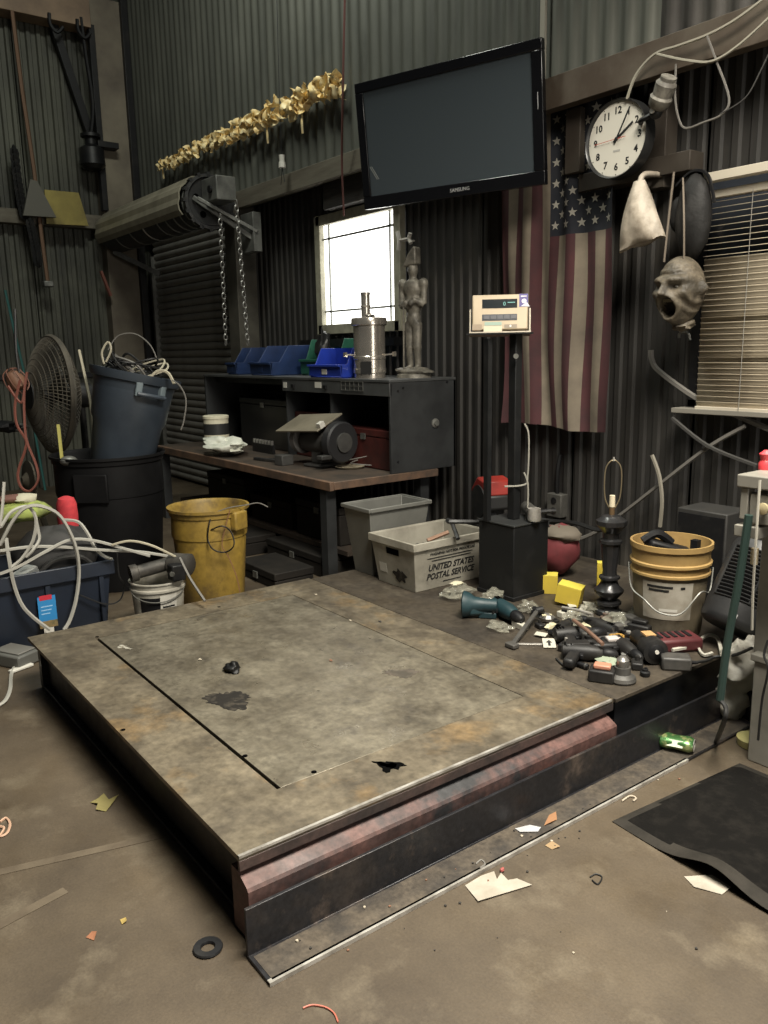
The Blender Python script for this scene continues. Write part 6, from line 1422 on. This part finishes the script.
def batt(px, ang, m1, m2, label, s_=1.):
    t = thing('tool_battery', label, 'battery', on(px), R(ang)); t.scale = (s_,)*3
    build(MB().box(-.045, .045, -.035, .035, 0, .045), 'case', m1, t, bevel=.006)
    build(MB().box(-.03, .03, -.02, .02, .045, .062), 'terminal_block', m2, t, bevel=.005)
    build(MB().box(-.045, -.0405, -.012, .012, .015, .03), 'release_button', DGRY, t)
    return t
batt((602, 680), 30, CHAR, mat('batt_salmon', (.45, .20, .13), .5), 'black tool battery with salmon terminal at the front of the heap')
batt((613, 651), 60, CHAR, mat('batt_white', (.5, .45, .42), .5), 'black tool battery with white and red top amid the drills', .95)
batt((640, 634), 15, CHAR, CHAR, 'plain black tool battery near the red power strip', 1.05)
batt((553, 657), 70, CHAR, DGRY, 'black tool battery right of the arrow card', .8) if False else None
t = thing('chrome_chuck', 'chrome drill chuck on a round plate at the front of the heap', 'chuck', on((622, 681)), 0)
build(MB().lathe([(.045, 0), (.05, .008), (.046, .02), (.03, .03), (.028, .055)], 22), 'base_disc', DGRY, t)
build(MB().lathe([(.02, .055), (.022, .06), (.022, .08), (.012, .092)], 16), 'chuck', CHAINM, t)
bag((606, 664), (.045, .035, .015), 33, 'pale green cloth scrap between battery and chuck', mat('cloth_pale_green', (.26, .30, .22), .8), 'cloth_scrap', 'cloth', .3)
t = thing('black_grinder', 'black angle grinder with round head at the right of the heap', 'grinder', on((650, 661)), R(150))
build(MB().lathe([(.03, -.05), (.048, -.045), (.05, .0), (.042, .03), (.03, .05), (.028, .13), (.02, .14)], 20, T(0, 0, .052) @ Ry(PI/2)), 'body', CHAR, t)
build(MB().lathe([(.001, -.0525), (.03, -.0515), (.032, -.05)], 20, T(0, 0, .052) @ Ry(PI/2)), 'end_cap', BLK, t)
build(MB().cyl((-.05, .0, .055), (-.056, .0, .055), .008, .008, 10), 'white_dot', WHT, t)
build(MB().box(.0, .05, -.02, .02, .095, .103), 'orange_label', mat('label_orange', (.45, .27, .12), .5), t)
# red power strip with green light
p = on((672, 648)); aa = math.degrees(math.atan2((on((698, 646))-on((645, 650))).y, (on((698, 646))-on((645, 650))).x))
ps = thing('charger_base', 'dark red battery charger with a green light beside the bucket', 'charger', p, R(aa))
CRD = mat('charger_red', (.11, .022, .025), .5, 0, (.07, .016, .018), 7)
build(MB().box(-.12, .10, -.06, .05, 0, .055), 'housing', CRD, ps, bevel=.012)
for k in range(5): build(MB().box(-.07+k*.03, -.055+k*.03, -.03, .03, .055, .059), 'slot', BLK, ps)
build(MB().lathe([(.009, 0), (.008, .006), (.003, .009)], 12, T(-.085, -.05, .052) @ Rx(R(50))), 'green_light', mat('led_green', (.05, .8, .4), .3, emit=(.08, 1., .45), estr=3.), ps)
t = thing('plug_adapter', 'black plug-in power adapter at the foot of the ochre bucket', 'adapter', on((664, 631)), R(40))
build(MB().box(-.06, .05, -.03, .03, 0, .06), 'housing', BLK, t, bevel=.008); build(MB().cyl((.05, 0, .03), (.075, 0, .03), .008, .006, 8), 'strain_relief', BLK, t)
t = thing('plug_adapter', 'dusty grey power adapter at the deck edge below the red charger', 'adapter', on((676, 668)), R(42))
build(MB().box(-.055, .05, -.035, .035, 0, .05), 'housing', DGRY, t, bevel=.008); build(MB().cyl((.05, 0, .025), (.075, 0, .025), .008, .006, 8), 'strain_relief', BLK, t)
D_ = lambda L, z=.012: [on((a, b))+Vector((0, 0, z)) for a, b in L]
cord('white_cable', D_([(672, 655), (690, 651), (700, 644), (708, 640), (716, 642), (719, 648)], .02)+[AX(722, 655, -1.55)], .008, mat('cord_white', (.44, .42, .36), .5), 'white cord curving from the red charger to the deck end', 'cord')
cord('white_cable', D_([(700, 646), (699, 652), (704, 658), (712, 656)], .012), .007, mat('cord_white', (.44, .42, .36), .5), 'short white cord bight behind the deck edge', 'cord')
cord('black_wire', D_([(690, 668), (705, 666), (715, 662)], .02)+[AX(735, 655, -1.5), AX(752, 648, -1.42)], .006, CBK, 'black cord running from the grey adapter to the machine', 'cord')
cord('black_wire', D_([(683, 628), (690, 622), (697, 620)], .03), .005, WIREG, 'grey lead from the black adapter to the heater', 'cord')
cord('black_wire', D_([(556, 660), (566, 668), (578, 666), (582, 660)], .006), .004, CBK, 'thin black wire bow on the deck in front of the heap', 'wire')
# yellow note blocks
YL = mat('note_yellow', (.62, .47, .05), .6, 0, (.50, .37, .05), 5)
def block(px, sx, sy, sz, ang, label, tilt=0):
    t = thing('yellow_box', label, 'box', on(px)+Vector((0, 0, abs(math.sin(R(tilt)))*sx/2)), rot=(0, R(tilt), R(ang)), group=None)
    build(MB().box(-sx/2, sx/2, -sy/2, sy/2, 0, sz), 'carton', YL, t, bevel=.002)
    build(MB().box(-sx/2, sx/2, -sy/2, sy/2, sz, sz+.002), 'top_flap', mat('note_yellow_top', (.66, .56, .08), .6), t)
    return t
block((568, 604), .11, .09, .085, 28, 'tilted yellow cardboard box between red bag and lamp', 10)
block((550, 592), .07, .07, .09, 40, 'upright yellow box left of the tilted one')
block((600, 590), .035, .05, .14, 40, 'narrow tall yellow box directly behind the lamp')
# assorted small black and grey parts
rnd = random.Random(5)
kinds = [((566, 650), .028, 'black plastic knob left of the copper rod'), ((589, 646), .03, 'black motor cap behind the copper rod'), ((612, 640), .03, 'black plastic cover below the lamp'), ((629, 645), .032, 'dark gear casing in the right half of the heap'), ((637, 668), .026, 'dark metal nut block near the chrome chuck'), ((556, 628), .024, 'dark chunk at the rear left of the heap'), ((590, 624), .028, 'black fitting below the clear bags'), ((645, 676), .018, 'small dark bolt head at the deck edge'), ((540, 628), .02, 'small dark part beside the lever pivot'), ((606, 622), .026, 'brown dusty part right of the lamp foot'), ((572, 656), .022, 'small black cap in front of the drills'), ((625, 634), .022, 'grey part behind the dark gear casing')]
for i, (px, r, lab) in enumerate(kinds):
    t = thing('machine_part', lab, 'part', on(px), rnd.uniform(0, 3))
    m_ = [CHAR, CHAR, DGRY, BLK][i % 4] if 'brown' not in lab else mat('part_brown', (.09, .06, .045), .6)
    if i % 2: build(MB().lathe([(r*.9, 0), (r, r*.2), (r, r*.9), (r*.6, r*1.1), (r*.6, r*1.5), (r*.3, r*1.55)], 14), 'casting', m_, t)
    else: build(MB().box(-r*1.2, r*1.2, -r*.8, r*.8, 0, r*1.1), 'casting', m_, t, bevel=.006)
    build(MB().cyl((r*.2, 0, r), (r*.2, 0, r*1.75), r*.35, r*.3, 10), 'stub', EDGE if i % 3 == 0 else m_, t)
for i, (px, lab) in enumerate((((441, 596), 'tiny pale chip left of the clear bag'), ((490, 585), 'tiny white chip at the pedestal foot'), ((585, 603), 'tiny white fleck by the lamp foot'))):
    p = on(px); mb = MB(); wad(mb, p+Vector((0, 0, .004)), (.010, .008, .004), i+170, 8, .4); tag(build(mb, 'plastic_chip', CARD, world=True), lab, 'chip')

# small bright scraps wedged through the heap
rnd = random.Random(77)
words = ['cream', 'white', 'grey', 'amber', 'black', 'silver']
cm = [mat('scrap_cream', (.55, .50, .33), .5), CARD, DGRY, mat('scrap_amber', (.42, .24, .06), .4), BLK, CHAINM]
spots = [((552, 630), 0, 'behind the plain white card'), ((566, 616), 1, 'beside the tilted yellow box'), ((580, 618), 4, 'in front of the lamp foot'), ((587, 632), 0, 'wedged left of the black and grey drill'), ((598, 627), 4, 'under the clear bag by the lamp'), ((609, 634), 5, 'beside the brown dusty part'), ((617, 644), 3, 'behind the battery with white top'), ((596, 642), 2, 'under the copper rod tip'), ((560, 640), 4, 'right of the arrow card'), ((571, 634), 0, 'among the drills above the arrow card'), ((632, 660), 5, 'beside the chrome chuck, behind it'), ((588, 670), 4, 'left of the salmon battery'), ((633, 626), 0, 'left of the plug adapter at the bucket'), ((648, 642), 2, 'left end of the red charger'), ((611, 664), 1, 'on the pale green cloth'), ((546, 622), 5, 'above the lever pivot'), ((520, 628), 1, 'below the teal drill nose'), ((578, 648), 2, 'under the black drill behind the arrow card'), ((604, 646), 4, 'between two black drills'), ((592, 658), 5, 'in front of the copper rod'), ((656, 626), 2, 'at the foot of the bucket'), ((538, 616), 4, 'at the back left of the heap')]
for i, (px, c, lab) in enumerate(spots):
    t = thing('tool_scrap', words[c]+' scrap '+lab, 'scrap', on(px), rnd.uniform(0, 6.2))
    sz = rnd.uniform(.018, .032)
    if i % 3 == 0:
        mb = MB(); wad(mb, (0, 0, sz*.7), (sz*1.3, sz, sz*.7), 300+i, 9, .4); build(mb, 'lump', cm[c], t, ang=30)
        build(MB().box(-sz*.7, sz*.7, -sz*.2, sz*.2, sz*1.1, sz*1.3, Rz(.5) @ Rx(.3)), 'tab', cm[(c+1) % 6], t)
    elif i % 3 == 1:
        build(MB().box(-sz*1.4, sz*1.4, -sz*.6, sz*.6, 0, sz*.9, Ry(0)), 'block', cm[c], t, bevel=.003)
        build(MB().box(-sz*.9, sz*.5, -sz*.4, sz*.4, sz*.9, sz*1.25, Rz(.4)), 'cap_piece', cm[4 if c != 4 else 2], t, bevel=.002)
    else:
        build(MB().lathe([(sz*.5, 0), (sz*.55, sz*.3), (sz*.45, sz*1.8), (sz*.2, sz*2.2)], 10, T(0, 0, sz*.55) @ Ry(R(86))), 'stem', cm[c], t)
        build(MB().lathe([(sz*.58, sz*.3), (sz*.62, sz*.35), (sz*.58, sz*.6)], 10, T(0, 0, sz*.55) @ Ry(R(86))), 'collar', cm[2], t)
